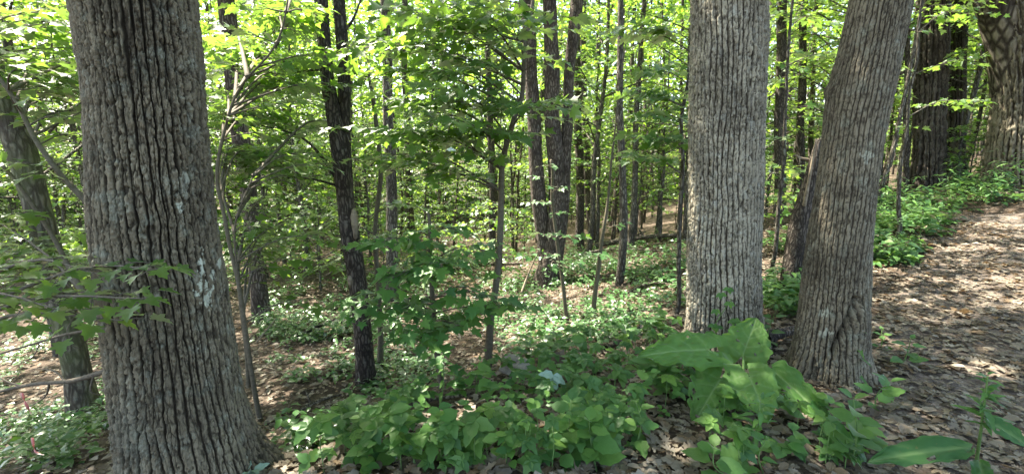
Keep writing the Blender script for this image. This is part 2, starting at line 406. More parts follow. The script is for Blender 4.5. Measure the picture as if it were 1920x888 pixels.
# ------------------------------------------------------------------ leaf templates (x side, y along, z off the blade)
def mirror(half):
    return half + [(-x, y) for x, y in reversed(half) if x > 1e-6]
def fan(outline, c=(0, .32), fold=.12, droop=.18, curl=0.0):
    o = np.array(outline); n = len(o)
    v = np.vstack([[c], o]); z = fold * np.abs(v[:, 0]) * 2 - droop * np.clip(v[:, 1], 0, None) ** 2 + curl * np.sin(v[:, 0] * 7 + v[:, 1] * 5)
    v = np.column_stack([v, z])
    t = [(0, 1 + i, 1 + (i + 1) % n) for i in range(n)]
    return v, np.array(t)
maple_half = [(0, 0), (.2, -.07), (.34, .0), (.5, -.02), (.42, .14), (.34, .22), (.5, .3), (.62, .52), (.46, .5), (.38, .53), (.26, .5), (.24, .66), (.26, .78), (.14, .8), (0, 1.05)]
T_MAPLE = fan(mirror(maple_half), fold=.1, droop=.22)
T_MAPLE_LO = fan(mirror([(0, 0), (.46, .0), (.3, .22), (.58, .5), (.24, .54), (0, 1.02)]), fold=.1, droop=.2)
T_STAR = fan(mirror([(0, 0), (.4, .1), (.5, .5), (.0, 1.0)]), fold=.1, droop=.15)
T_DIA = (np.array([(0, 0, 0), (.36, .45, .07), (0, 1, -.1), (-.36, .45, .07)]), np.array([(0, 1, 2), (0, 2, 3)]))
def ovate(w=.34, n=7, serr=.03, fold=.25, droop=.3, tip=1.4, heart=0.0):
    ys = np.linspace(0, 1, n)
    prof = np.sin(PI * ys ** .75) ** .85 * w * (1 - .3 * ys ** tip)
    V, T = [], []
    for i, y in enumerate(ys):
        p = prof[i] + (serr if i % 2 else -serr) * (0 < i < n - 1)
        p = max(p, 0.004)
        yy = y - heart * math.exp(-(y / .18) ** 2) * .6
        z = -droop * y ** 2
        V += [(-p, yy - serr, z + fold * p), (0, y, z), (p, yy - serr, z + fold * p)]
    for i in range(n - 1):
        a = 3 * i
        for b in (a, a + 1):
            T += [(b, b + 1, b + 4), (b, b + 4, b + 3)]
    return np.array(V), np.array(T)
T_OV = ovate(droop=.14)
T_OVL = ovate(w=.3, n=4, serr=0)
T_LANCE = ovate(w=.16, n=7, serr=.015, droop=.45)
T_HEART = ovate(w=.42, n=8, serr=.025, heart=.25, droop=.14)
oak_half = [(0, 0), (.08, .12), (.3, .18), (.16, .3), (.42, .42), (.2, .52), (.36, .7), (.14, .75), (.16, .92), (0, 1.0)]
T_DEAD = [fan(mirror(oak_half), c=(0, .5), fold=.35, droop=-.2, curl=.06), fan(mirror(maple_half), c=(0, .4), fold=-.2, droop=.25, curl=.1),
          fan(mirror([(0, 0), (.2, .15), (.3, .45), (.2, .8), (0, 1)]), c=(0, .5), fold=.5, droop=-.35, curl=.05)]
T_DEAD = [(v * [1, 1, .5], t) for v, t in T_DEAD]
T_DEADLO = fan(mirror([(0, 0), (.25, .2), (.16, .4), (.34, .6), (0, 1)]), c=(0, .5), fold=.18, droop=-.12, curl=.05)

def frames(direc, nrm):
    d = norm(direc); s = norm(np.cross(d, nrm)); n = np.cross(s, d)
    return s, d, n
def bake(pos, direc, nrm, size, tmpl):
    tv, tt = tmpl
    s, d, n = frames(direc, nrm)
    size = np.broadcast_to(np.asarray(size, float), (len(pos),))
    R = np.stack([s, d, n], 1)                                   # (N,3 axes,3)
    v = pos[:, None, :] + size[:, None, None] * np.einsum('kj,njc->nkc', tv, R)
    t = tt[None] + (np.arange(len(pos)) * len(tv))[:, None, None]
    return v.reshape(-1, 3), t.reshape(-1, 3), None

class Leaves:
    def __init__(s): s.p, s.d, s.n, s.s = [], [], [], []
    def add(s, p, d, n, sz):
        s.p.append(np.atleast_2d(p)); s.d.append(np.atleast_2d(d)); s.n.append(np.atleast_2d(n)); s.s.append(np.atleast_1d(sz))
    def arr(s):
        return np.vstack(s.p), np.vstack(s.d), np.vstack(s.n), np.concatenate(s.s)

TM = {}
def tmesh(key, tmpl, mat):
    k = (key, mat.name)
    if k not in TM:
        TM[k] = mk_mesh(key, tmpl[0], tmpl[1], mat=mat, smooth=True)
    return TM[k]
def leaf_obj(parent, me, p, d, n, sz, loc, name='leaf'):
    s, dd, nn = frames(np.atleast_2d(d), np.atleast_2d(n))
    m = Matrix.Identity(4)
    for i in range(3):
        m[i][0] = s[0][i] * sz; m[i][1] = dd[0][i] * sz; m[i][2] = nn[0][i] * sz; m[i][3] = p[i] - loc[i]
    o = bpy.data.objects.new(name, me); COL.objects.link(o); o.parent = parent; o.matrix_basis = m
    return o
def emit_leaves(L, parent, loc, mat, key='leaf', tmpl_hi=T_MAPLE, tmpl_lo=T_MAPLE_LO, cap=300, minpx=10, restname='foliage'):
    """the leaves that show largest become objects of their own, the rest one joined part"""
    p, d, n, sz = L.arr()
    px, py, t = proj(p)
    app = np.where((t > .3) & (px > -20) & (px < 1940) & (py > -20) & (py < 908), sz * F / np.maximum(t, .3), 0)
    order = np.argsort(-app)
    big = [i for i in order[:cap] if app[i] >= minpx]
    me = tmesh(key, tmpl_hi, mat)
    for i in big:
        leaf_obj(parent, me, p[i], d[i], n[i], float(sz[i]), loc)
    rest = np.setdiff1d(np.arange(len(p)), np.array(big, int))
    if len(rest):
        v, tr, _ = bake(p[rest] - np.asarray(loc), d[rest], n[rest], sz[rest], tmpl_lo)
        part(restname, mk_mesh(restname, v, tr, mat=mat), parent, kind='stuff')

UP = np.array([0, 0, 1.])
def spray(L, p0, p1, ls=.09, twl=.45, sp=.07, tw_sp=.13, rise=.12, jit=.33, start=.25, seed=None):
    """a flat leafy bough from p0 to p1: returns the wood, adds leaves to L"""
    p0, p1 = np.asarray(p0, float), np.asarray(p1, float)
    ln = np.linalg.norm(p1 - p0)
    mid = (p0 + p1) / 2 + UP * rise * ln + rng.normal(0, .04 * ln, 3)
    path = smooth_path([p0, mid, p1], 9)
    wood = [tube(path, np.linspace(.004 + .006 * ln, .002, 9), 5)]
    nt = max(3, int(ln * (1 - start) / tw_sp))
    for k in range(nt):
        s = start + (1 - start) * (k + .5 + rng.uniform(-.3, .3)) / nt
        s = min(max(s, 0), .999); i = int(s * 8); f = s * 8 - i
        b = path[i] * (1 - f) + path[i + 1] * f; tg = norm(path[i + 1] - path[i])
        side = norm(np.cross(tg, UP)) * (1 if k % 2 else -1)
        td = norm(tg * rng.uniform(.5, .9) + side * rng.uniform(.5, 1) + UP * rng.uniform(-.25, .15))
        tl = twl * rng.uniform(.5, 1.1) * (1.05 - .5 * s) * min(1, .4 + ln)
        e = b + td * tl - UP * .12 * tl
        tp = np.array([b, b + td * tl * .55, e])
        wood.append(tube(tp, [.0025, .002, .001], 3))
        m = max(2, int(tl / sp))
        q = (np.arange(m) + .6) / m
        pts = b + (e - b) * q[:, None] - UP * (q * (1 - q))[:, None] * -.05
        tside = norm(np.cross(td, UP))
        sg = np.where(np.arange(m) % 2, 1, -1)
        ld = norm(td * .7 + tside * sg[:, None] * rng.uniform(.5, 1.2, (m, 1)) + UP * rng.uniform(-.45, .1, (m, 1)))
        ld[-1] = norm(td - UP * .3)
        nn = norm(UP + rng.normal(0, jit, (m, 3)))
        L.add(pts + ld * .02, ld, nn, ls * rng.uniform(.6, 1.2, m))
    return wood

# ------------------------------------------------------------------ the setting: ground and path
def bend(s, a, b):
    return a * s + b * s ** 3 + (80 - a - b) * np.sign(s) * np.abs(s) ** 5
nx_ = 240
sx = np.linspace(-1, 1, nx_)
gx_, gy_ = np.meshgrid(bend(sx, 5, 12), bend(sx, 5, 12) + 4, indexing='ij')
vz = gz(gx_.ravel(), gy_.ravel())
gv = np.column_stack([gx_.ravel(), gy_.ravel(), vz])
ii, jj = np.meshgrid(np.arange(nx_ - 1), np.arange(nx_ - 1), indexing='ij')
a = (ii * nx_ + jj).ravel()
gq = np.stack([a, a + nx_, a + nx_ + 1, a + 1], -1)
ground = part('ground', mk_mesh('ground', gv, quads=gq, mat=M['ground'], smooth=True), None, kind='structure', label='forest floor of brown leaf litter sloping away from the path')

edge_px = [(1420, 886), (1500, 790), (1600, 705), (1650, 600), (1700, 530), (1775, 450), (1806, 405)]
edge = np.array([gpx(*e) for e in edge_px])
edge = np.vstack([[edge[0][0] - .3, -.8, 0], edge])
eL = smooth_path(edge, 60)
wd = np.linspace(2.6, 1.6, 60)
dirn = norm(np.gradient(eL, axis=0)); rt = norm(np.cross(dirn, UP))
pv = []
W_ = 26
for i in range(60):
    for j in range(W_):
        f = j / (W_ - 1)
        w = wd[i] + .15 * math.sin(i * .9)
        q = eL[i] + rt[i] * (f * w + (.12 * math.sin(i * 1.7) if j == 0 else 0))
        pv.append((q[0], q[1], 0))
pv = np.array(pv)
f_ = np.tile(np.linspace(0, 1, W_), 60)
pv[:, 2] = gz(pv[:, 0], pv[:, 1]) + .004 + .022 * np.clip(np.sin(PI * f_) * 2, 0, 1) + .012 * vn(pv[:, 0] * 9, pv[:, 1] * 9, 3)
pq = np.array([(i * W_ + j, i * W_ + j + 1, (i + 1) * W_ + j + 1, (i + 1) * W_ + j) for i in range(59) for j in range(W_ - 1)])
dirt_path = part('dirt_path', mk_mesh('dirt_path', pv, quads=pq, mat=M['path'], smooth=True), None, kind='structure', label='footpath strewn with dry brown leaves climbing to the right')
from math import hypot
def on_path(x, y):
    d = (eL[:, 0] - x) ** 2 + (eL[:, 1] - y) ** 2
    i = int(np.argmin(d)); s = (np.array([x, y]) - eL[i, :2]) @ rt[i, :2]
    return 0 < s < wd[i]

# dead leaves: the ones that show largest are single objects, the rest is one carpet
def scatter_dead():
    n = 26000
    ang = rng.uniform(-.95, .98, n); r = 1.1 + 11.5 * rng.random(n) ** 1.25
    x, y = r * np.sin(ang), r * np.cos(ang)
    n2 = 17000
    x2 = rng.uniform(.2, 7, n2); y2 = rng.uniform(.8, 8.5, n2)
    x, y = np.concatenate([x, x2]), np.concatenate([y, y2])
    keep = np.array([on_path(a, b) for a, b in zip(x, y)])
    z = gz(x, y) + np.where(keep, .034, .008) + rng.uniform(0, .016, len(x))
    p = np.column_stack([x, y, z])
    th = rng.uniform(0, 2 * PI, len(x))
    d = np.column_stack([np.cos(th), np.sin(th), rng.normal(0, .13, len(x))])
    nn = norm(np.column_stack([rng.normal(0, .22, (len(x), 2)), np.ones(len(x))]))
    s = .03 + .065 * rng.random(len(x)) ** 1.8
    px, py, t = proj(p)
    app = np.where((t > .5) & (px > 0) & (px < 1920) & (py < 888), s * F / np.maximum(t, .5), 0)
    single = set()
    for par, sel in ((dirt_path, keep), (ground, ~keep)):
        idx = np.nonzero(sel)[0]
        for i in idx[np.argsort(-app[idx])][:300]:
            single.add(int(i))
            k = int(rng.integers(3))
            leaf_obj(par, tmesh('dead_leaf_%s' % 'abc'[k], T_DEAD[k], M['dead']), p[i], d[i], nn[i], float(s[i]), (0, 0, 0), name='dead_leaf')
        rest = np.array([i for i in idx if int(i) not in single])
        q = [bake(p[r_], d[r_], nn[r_], s[r_], tm) for r_, tm in ((rest[::2], T_DEADLO), (rest[1::2], T_DEAD[0]))]
        v, t_, _ = join(q)
        part('leaf_litter', mk_mesh('leaf_litter', v, t_, mat=M['dead']), par, kind='stuff')
scatter_dead()

# ------------------------------------------------------------------ big trunks with real bark relief
def trunk_path(keys, Y, top_z, base_drop=.25):
    """keys: (px, py, width px) from top to bottom on the plane y = Y"""
    pts, rad = [], []
    for px, py, w in reversed(keys):
        p = PY(px, py, Y); t = proj(p)[2][0]; u = (px - 960) / F
        pts.append(p); rad.append(w / 2 / F * t / math.sqrt(1 + u * u))
    pts, rad = np.array(pts), np.array(rad)
    d = norm(pts[-1] - pts[-2])
    z = pts[-1][2]
    while pts[-1][2] < top_z:
        st = min(2.0, top_z - pts[-1][2] + .01)
        d = norm(d * .8 + UP * .2)
        pts = np.vstack([pts, pts[-1] + d * st / max(d[2], .3)])
        rad = np.append(rad, max(.02, rad[-1] * (1 - .8 * st / max(1, (top_z - z)))))
    b = pts[0].copy(); dd = norm(pts[1] - pts[0]); b = b - dd * base_drop / max(dd[2], .5)
    return np.vstack([b, pts]), np.append(rad[0] * 1.12, rad)

def hero_trunk(keys, Y, top_z, mat, seg=250, fine=.0065, cw=.055, ch=.16, depth=.022, seed=1, marks=(), carve=None, flare=.0, vis_top=2.9, bulge=None, cellk=.35):
    P_, R_ = trunk_path(keys, Y, top_z)
    zf = np.concatenate([np.arange(P_[0][2], vis_top, fine), np.linspace(vis_top, top_z, 26)])
    o = np.argsort(P_[:, 2])
    # smooth the centreline
    sp = smooth_path(np.column_stack([P_, R_]), 200)
    o = np.argsort(sp[:, 2]); sp = sp[o]
    cx, cy, rr = (np.interp(zf, sp[:, 2], sp[:, k]) for k in (0, 1, 3))
    rows = len(zf)
    face = math.atan2(-cy[0], -cx[0])                              # the side turned to the camera gets more points
    s = np.linspace(-1, 1, seg, endpoint=False)
    th = face + PI * (s * .55 + .45 * s ** 3)
    TH, Z = np.meshgrid(th, zf); R = rr[:, None] * np.ones_like(TH); 
    Rm = float(np.interp(1.0, sp[:, 2], sp[:, 3]))
    U = (TH - face) * Rm
    # wandering ridges: long furrows that join and part, broken across into rough plates
    def fb(x, y, sd, o=4):
        r_, am = 0, .5
        for k in range(o):
            r_ = r_ + am * (vn(x * 2 ** k, y * 2 ** k, sd + k) - .5); am *= .55
        return r_
    wu = U + .028 * fb(U * 3, Z * 1.2, seed + 40, 2) + .010 * fb(U * 30, Z * 24, seed + 44)
    wz = Z + .10 * fb(U * 14, Z * 6, seed + 48) + .035 * fb(U * 45, Z * 45, seed + 52)
    ph_ = wu / cw + 1.5 * fb(U * 6.5, Z * 1.3, seed + 60, 3) + .5 * fb(U * 24, Z * 7, seed + 64, 4)
    fr = ph_ - np.floor(ph_); tri = 1 - np.abs(fr * 2 - 1)             # 0 in the furrow, 1 on the ridge
    idn = np.floor(ph_)
    wv = .12 + .26 * vn(U * 11, Z * 9, seed + 70)                        # furrows widen and close up
    f_a = np.clip((tri - .06) / wv, 0, 1); f_a = f_a * f_a * (3 - 2 * f_a)
    zc = wz / ch + 7.3 * _hash(idn, idn * 0, seed + 2) + .5 * (fr - .5) * (_hash(idn, idn * 0 + 1, seed) - .5) * 3
    zi = np.floor(zc); fz_ = zc - zi
    notch = np.abs(fz_ - .25 - .5 * _hash(idn, zi, seed + 4))
    crack = np.clip(notch / .045, 0, 1); crack = np.where(_hash(idn, zi, seed + 6) < .55, crack, 1)
    f_b = np.clip(np.abs(vn(wu / (cw * .45), Z / ch * .7, seed + 80) - .5) / .1, 0, 1)
    ridge = f_a * (.42 + .58 * f_b) * (1 - cellk + cellk * crack)
    # flakes: small stretched scales with sharp edges on the ridges
    gx, gy = (U + .008 * fb(U * 50, Z * 40, seed + 95)) / (cw * .42), (Z + .02 * fb(U * 40, Z * 30, seed + 97)) / (ch * .42)
    ix, iy = np.floor(gx), np.floor(gy)
    f1 = np.full(TH.shape, 9.); f2 = np.full(TH.shape, 9.); cid = np.zeros(TH.shape)
    for ax in (-1, 0, 1):
        for ay in (-1, 0, 1):
            jx, jy = ix + ax, iy + ay
            dd = np.hypot(gx - jx - .5 - .8 * (_hash(jx, jy, seed + 8) - .5), (gy - jy - .5 - .9 * (_hash(jx, jy, seed + 9) - .5)) * .8)
            cid = np.where(dd < f1, _hash(jx, jy, seed + 10), cid)
            f2 = np.where(dd < f1, f1, np.minimum(f2, dd)); f1 = np.minimum(f1, dd)
    flake = np.clip((f2 - f1) / .2, 0, 1) * (.4 + .6 * cid)
    plate = .8 + .4 * vn(wu / cw * 1.3, wz / ch * 1.2, seed + 13)
    rough = fb(U * 75, wz * 60, seed + 3, 5)
    disp = depth * (ridge * plate - .6) + depth * .95 * rough * (.3 + ridge) + depth * .42 * (flake - .5) * (.25 + .75 * ridge)
    ridge = np.clip(ridge * (.45 + .55 * flake + 1.3 * (rough + .12)), 0, 1)
    vary = .45 + 1.05 * vn(U * 3.1 + 2, Z * 2.1, seed + 101) ; disp = disp * vary; ridge = np.clip(ridge * (.72 + .56 * vn(U * 4 + 8, Z * 2.6, seed + 103)) , 0, 1)
    lump = .025 * (vn(U * 2.5, Z * 1.6, seed + 21) - .5)
    base = P_[1][2]
    fl = np.exp(-np.clip(Z - base, 0, 9) / .17) * (.5 + .5 * np.cos(TH * 5 + seed)) * flare
    RR = R + disp * np.clip(R / .2, .3, 1) + lump + fl
    x = cx[:, None] + RR * np.cos(TH); y = cy[:, None] + RR * np.sin(TH)
    v = np.stack([x, y, Z], -1).reshape(-1, 3)
    px, py, _ = proj(v)
    patch = np.zeros(len(v))
    front = (np.cos(TH - face) > .05).ravel()
    rn = vn(px * .16, py * .12, seed + 31) + .5 * vn(px * .5, py * .4, seed + 32)
    for mx_, my_, mw, mh, st in marks:
        k = 1 - np.hypot((px - mx_) / mw, (py - my_) / mh)
        patch = np.maximum(patch, np.clip((k + (rn - .75) * 1.7) * 7, 0, 1) * st * front * np.clip(ridge.ravel() * 1.6, 0, 1))
    cent = np.stack([cx[:, None] + 0 * TH, cy[:, None] + 0 * TH, Z], -1).reshape(-1, 3)
    if carve:
        pl, wpx, dep = carve
        dm = np.full(len(v), 1e9)
        for (ax, ay), (bx, by) in zip(pl[:-1], pl[1:]):
            tt = np.clip(((px - ax) * (bx - ax) + (py - ay) * (by - ay)) / ((bx - ax) ** 2 + (by - ay) ** 2), 0, 1)
            dm = np.minimum(dm, np.hypot(px - ax - tt * (bx - ax), py - ay - tt * (by - ay)))
        k = np.exp(-(dm / wpx) ** 2) * front
        v = v + norm(cent - v) * (k * dep)[:, None]
    if bulge:
        for bx, by, bw, bh, am in bulge:
            k = np.exp(-((px - bx) / bw) ** 2 - ((py - by) / bh) ** 2) * front
            v = v + norm(v - cent) * (k * am)[:, None]
    i = np.arange(rows - 1)[:, None] * seg; j = np.arange(seg)[None]; kk = (j + 1) % seg
    q = np.stack([i + j, i + kk, i + seg + kk, i + seg + j], -1).reshape(-1, 4)
    return v, q, ridge.ravel(), patch, sp

TREES = []            # (x, y, object, loc) of trees whose crowns shade the place
def hero_tree(name, label, keys, Y, top_z, mat, **kw):
    v, q, rd, pa, sp = hero_trunk(keys, Y, top_z, mat, **kw)
    i0 = int(np.argmin(np.abs(sp[:, 2] - g1(sp[0][0], sp[0][1]))))
    loc = np.array([sp[i0][0], sp[i0][1], g1(sp[i0][0], sp[i0][1])])
    t = thing(name, label, 'tree', loc)
    part('trunk', mk_mesh('trunk', v - loc, quads=q, mat=mat, smooth=True, attrs={'ridge': rd, 'patch': pa}), t)
    # limbs that carry the crown
    for k in range(7):
        h = np.interp(top_z * (.5 + .07 * k), sp[:, 2], np.arange(len(sp))); b = sp[int(h)]
        az = k * 2.4 + sp[0][0]; ln = 3.2 - .2 * k
        e = b[:3] + np.array([math.cos(az) * ln, math.sin(az) * ln, 1.6])
        tv, tt, tq = tube(smooth_path([b[:3], (b[:3] + e) / 2 - UP * .2, e], 8), np.linspace(b[3] * .5, .02, 8), 7)
        part('limb', mk_mesh('limb', tv - loc, tt, tq, mat=M['grey'], smooth=True), t)
    TREES.append((sp[-1][0], sp[-1][1], t, loc))
    return t

oak_left = hero_tree('oak_tree', 'massive furrowed oak trunk filling the left of the view', [(253, 0, 243), (274, 200, 232), (300, 444, 238), (316, 544, 238), (342, 744, 241), (362, 850, 254), (374, 905, 285)], 2.02, 13, M['oak'],
          seg=440, fine=.005, cw=.033, ch=.085, depth=.015, seed=3, flare=.06, cellk=.3,
          marks=[(378, 510, 6, 30, 1), (366, 553, 8, 9, 1), (388, 556, 9, 20, .95), (399, 512, 4, 10, .8), (412, 493, 3, 7, .8), (345, 352, 12, 20, .3), (338, 385, 6, 8, .7), (215, 405, 10, 18, .22), (240, 820, 40, 100, .1)])
oak_pale = hero_tree('oak_tree', 'upright pale grey oak trunk with burdock at its foot', [(1366, 0, 142), (1361, 222, 141), (1355, 444, 138), (1356, 600, 139), (1358, 655, 152)], 3.72, 14, M['oak_pale'],
          seg=220, fine=.0085, cw=.037, ch=.06, depth=.016, cellk=.65, seed=8, flare=.1, vis_top=3.6)
oak_lean = hero_tree('oak_tree', 'leaning grey oak trunk with a hollow slit at its base beside the path', [(1650, 0, 124), (1615, 170, 128), (1597, 280, 119), (1574, 444, 124), (1564, 544, 128), (1555, 644, 137), (1550, 712, 152)], 3.12, 13, M['oak_grey'],
          seg=220, fine=.0075, cw=.029, ch=.055, depth=.0105, cellk=.65, seed=15, flare=.11, vis_top=3.2,
          carve=([(1605, 562), (1592, 600), (1570, 640), (1560, 660)], 6, .07), bulge=[(1612, 610, 14, 50, .035), (1548, 172, 12, 12, .02)],
          marks=[(1545, 585, 8, 8, .5), (1547, 624, 10, 6, .45), (1625, 295, 8, 8, .4)])
for k, (nm_, lab, keys, Y, mat, lo) in enumerate([
    ('oak_tree', 'broad oak at the right edge above the path with a sunlit patch on its bark', [(1890, 0, 100), (1905, 100, 96), (1908, 200, 104), (1902, 300, 118), (1900, 345, 132)], 8.6, 'oak_grey', 8.0),
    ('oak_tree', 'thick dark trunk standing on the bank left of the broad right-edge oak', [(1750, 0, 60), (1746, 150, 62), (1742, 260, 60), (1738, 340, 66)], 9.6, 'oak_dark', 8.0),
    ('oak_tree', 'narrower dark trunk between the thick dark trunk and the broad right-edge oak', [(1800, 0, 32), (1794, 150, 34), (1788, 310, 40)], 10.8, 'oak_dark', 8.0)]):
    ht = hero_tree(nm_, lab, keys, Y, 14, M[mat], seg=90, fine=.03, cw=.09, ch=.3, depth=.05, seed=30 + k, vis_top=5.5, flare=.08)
    if k == 0:                                                        # the big limb forking off to the upper left
        lp = smooth_path([PY(1906, 190, Y + .05), PY(1893, 90, Y + .03), PY(1866, 0, Y), PY(1842, -90, Y), PY(1815, -220, Y)], 16)
        tv, tt, tq = tube(lp - np.array(ht.location), np.linspace(.34, .22, 16), 20)
        part('limb', mk_mesh('limb', tv, tt, tq, mat=M['limb'], smooth=True), ht)

# ------------------------------------------------------------------ smooth-barked trees traced by hand
def traced(name, label, stems, Y, mat, top_z=12, seg=14, cat='tree', group=None, crown=True, base_drop=.2, twigs=()):
    """stems: key lists; the first reaches the ground, others join it"""
    P0, R0 = trunk_path(stems[0], Y, top_z, base_drop)
    loc = np.array([P0[1][0], P0[1][1], g1(P0[1][0], P0[1][1])])
    t = thing(name, label, cat, loc, group)
    for k, st in enumerate(stems):
        P_, R_ = trunk_path(st, Y + (.06 if k else 0), top_z, base_drop if k == 0 else .05)
        if k == 0:
            P_[0, 2] = min(P_[0, 2], loc[2] - .15)
        n = 40
        sp = smooth_path(np.column_stack([P_, R_]), n)
        jig = np.column_stack([vn(sp[:, 2] * 1.3, sp[:, 2] * 0 + k, 5) - .5, vn(sp[:, 2] * 1.3, sp[:, 2] * 0 + k, 9) - .5, np.zeros(n)])
        path = sp[:, :3] + jig * sp[:, 3:4] * .5
        v, tr, q = tube(path, np.maximum(sp[:, 3] * (1 + .12 * (vn(sp[:, 2] * 4, sp[:, 2] * 0, 7 + k) - .5)), .008), seg)
        part('trunk' if k == 0 or len(stems) > 1 else 'stem', mk_mesh('trunk', v - loc, tr, q, mat=mat, smooth=True), t)
    for pts, r in twigs:
        p = np.array([PY(a, b, Y + c) for a, b, c in pts])
        v, tr, q = tube(smooth_path(p, 12), np.linspace(r, r * .3, 12), 6)
        part('branch', mk_mesh('branch', v - loc, tr, q, mat=mat, smooth=True), t)
    if crown:
        TREES.append((P0[-1][0], P0[-1][1], t, loc))
    return t, loc

traced('mossy_tree', 'mottled mossy trunk leaning left behind the massive left oak', [[(-40, 60, 66), (25, 240, 62), (62, 370, 60), (92, 494, 58), (120, 580, 58), (138, 650, 58), (152, 740, 64), (162, 785, 84)]], 4.25, M['moss'], top_z=11, seg=24)
dbl, dbl_loc = traced('twin_stem_tree', 'dark twin-stemmed tree in the left middle, forking at head height', [
    [(602, 0, 26), (617, 150, 27), (632, 260, 30), (647, 400, 34), (654, 450, 37), (672, 544, 36), (683, 644, 36), (688, 715, 42)],
    [(634, 0, 23), (642, 120, 25), (645, 230, 26), (650, 330, 26), (654, 420, 26)]], 4.5, M['dark'], top_z=12, seg=18,
    twigs=[([(640, 350, 0), (600, 290, -.1), (560, 255, -.2), (490, 235, -.3)], .018), ([(640, 350, 0), (580, 335, -.2), (480, 330, -.4)], .014),
           ([(605, 130, 0), (560, 135, .1), (500, 145, .1)], .014), ([(645, 60, 0), (665, 30, 0), (690, -40, .1)], .016), ([(655, 135, 0), (690, 145, -.2), (720, 150, -.3)], .009)])
# bare wood scars on the dark trunk
def scar(px, py, w, h, Y, parent, loc, nm='bare_scar'):
    c = PY(px, py, Y); t = proj(c)[2][0]; ww, hh = w / F * t / 2, h / F * t / 2
    a = np.linspace(0, 2 * PI, 13)[:-1]
    o = np.stack([ww * np.cos(a) * (1 + .25 * np.sin(a * 3)), -.5 * 0 * a, hh * np.sin(a)], -1)
    v = np.vstack([[(0, -.012, 0)], o, o + [0, .03, 0]]) + c - loc
    tr = [(0, 1 + (i + 1) % 12, 1 + i) for i in range(12)]
    q = [(1 + i, 1 + (i + 1) % 12, 13 + (i + 1) % 12, 13 + i) for i in range(12)]
    part(nm, mk_mesh(nm, v, tr, q, mat=M['deadwood']), parent)
scar(664, 420, 11, 60, 4.5 - .085, dbl, dbl_loc)
scar(656, 528, 9, 26, 4.5 - .1, dbl, dbl_loc)
traced('three_stem_tree', 'three-stemmed brown tree rising from one base in the middle distance', [
    [(1032, 0, 26), (1035, 150, 29), (1040, 300, 30), (1040, 430, 32), (1034, 490, 40), (1030, 535, 58)],
    [(988, 0, 25), (992, 100, 25), (1001, 250, 27), (1012, 400, 28), (1024, 490, 28)],
    [(1080, 0, 24), (1071, 100, 21), (1061, 250, 21), (1056, 380, 22), (1042, 490, 24)]], 9.0, M['brown'], top_z=15, seg=14)
MID = [ # label, keys, Y, mat
    ('brown trunk half hidden just right of the massive left oak', [(425, 0, 36), (440, 150, 36), (458, 320, 34), (480, 480, 32), (492, 605, 40)], 7.3, 'brown'),
    ('grey trunk standing right of the dark twin-stemmed tree', [(722, 0, 18), (728, 170, 19), (731, 300, 21), (734, 440, 22), (738, 545, 26)], 8.0, 'grey'),
    ('dark straight trunk left of the three-stemmed tree, with low leaves around it', [(918, 180, 12), (922, 300, 13), (924, 440, 14), (926, 490, 16)], 14, 'dark'),
    ('dark straight trunk immediately right of the three-stemmed tree', [(1082, 100, 14), (1085, 250, 15), (1087, 400, 16), (1088, 475, 20)], 13, 'dark'),
    ('tall pale pole tree midway between the three-stemmed tree and the pale oak', [(1164, 0, 11), (1163, 150, 12), (1165, 300, 14), (1168, 440, 16), (1160, 560, 16)], 7.6, 'grey'),
    ('pole tree just left of the pale oak with a crooked top', [(1204, 60, 9), (1197, 150, 10), (1192, 260, 11), (1188, 380, 12), (1182, 470, 14)], 11, 'grey'),
    ('thin dark trunk right beside the left edge of the pale oak', [(1276, 260, 7), (1276, 350, 8), (1275, 452, 9)], 14, 'dark'),
    ('dark trunk with a broken white stub between the pale oak and the leaning oak', [(1468, 0, 20), (1464, 150, 21), (1462, 300, 22), (1459, 410, 26)], 10.5, 'dark'),
    ('dark pole tree close left of the leaning oak', [(1508, 0, 15), (1504, 150, 16), (1500, 300, 17), (1498, 380, 19)], 11.5, 'dark'),
    ('thin pole tree touching the leaning oak at the top', [(1530, 0, 9), (1524, 150, 10), (1518, 330, 11)], 13, 'brown'),
    ('thin pale stem leaning right beyond the leaning oak', [(1706, 130, 8), (1690, 210, 9), (1672, 290, 10), (1652, 350, 11)], 8.5, 'grey'),
    ('slim dark trunk just left of the thick dark trunk on the bank', [(1702, 60, 11), (1700, 200, 12), (1698, 340, 13)], 9.5, 'dark'),
]
MIDX = []
for lab, keys, Y, mt in MID:
    traced('pole_tree', lab, [keys], Y, M[mt], top_z=13, seg=10, group='slender trunks standing in the wood')
    MIDX.append((PY(keys[-1][0], keys[-1][1], Y)[0], Y))

# broken snag leaning behind the leaning oak
t, lc = traced('broken_snag', 'dark broken snag with torn pale wood leaning behind the leaning oak', [[(1535, 262, 12), (1522, 320, 26), (1505, 380, 34), (1492, 440, 42)]], 5.2, M['dark'], top_z=1.0, seg=12, crown=False)
tp = np.array([PY(1530, 260, 5.1), PY(1520, 320, 5.08), PY(1508, 385, 5.05)])
v, tr, q = tube(smooth_path(tp, 8), np.linspace(.008, .02, 8), 6)
part('torn_wood', mk_mesh('torn_wood', v - lc, tr, q, mat=M['deadwood'], smooth=True), t)

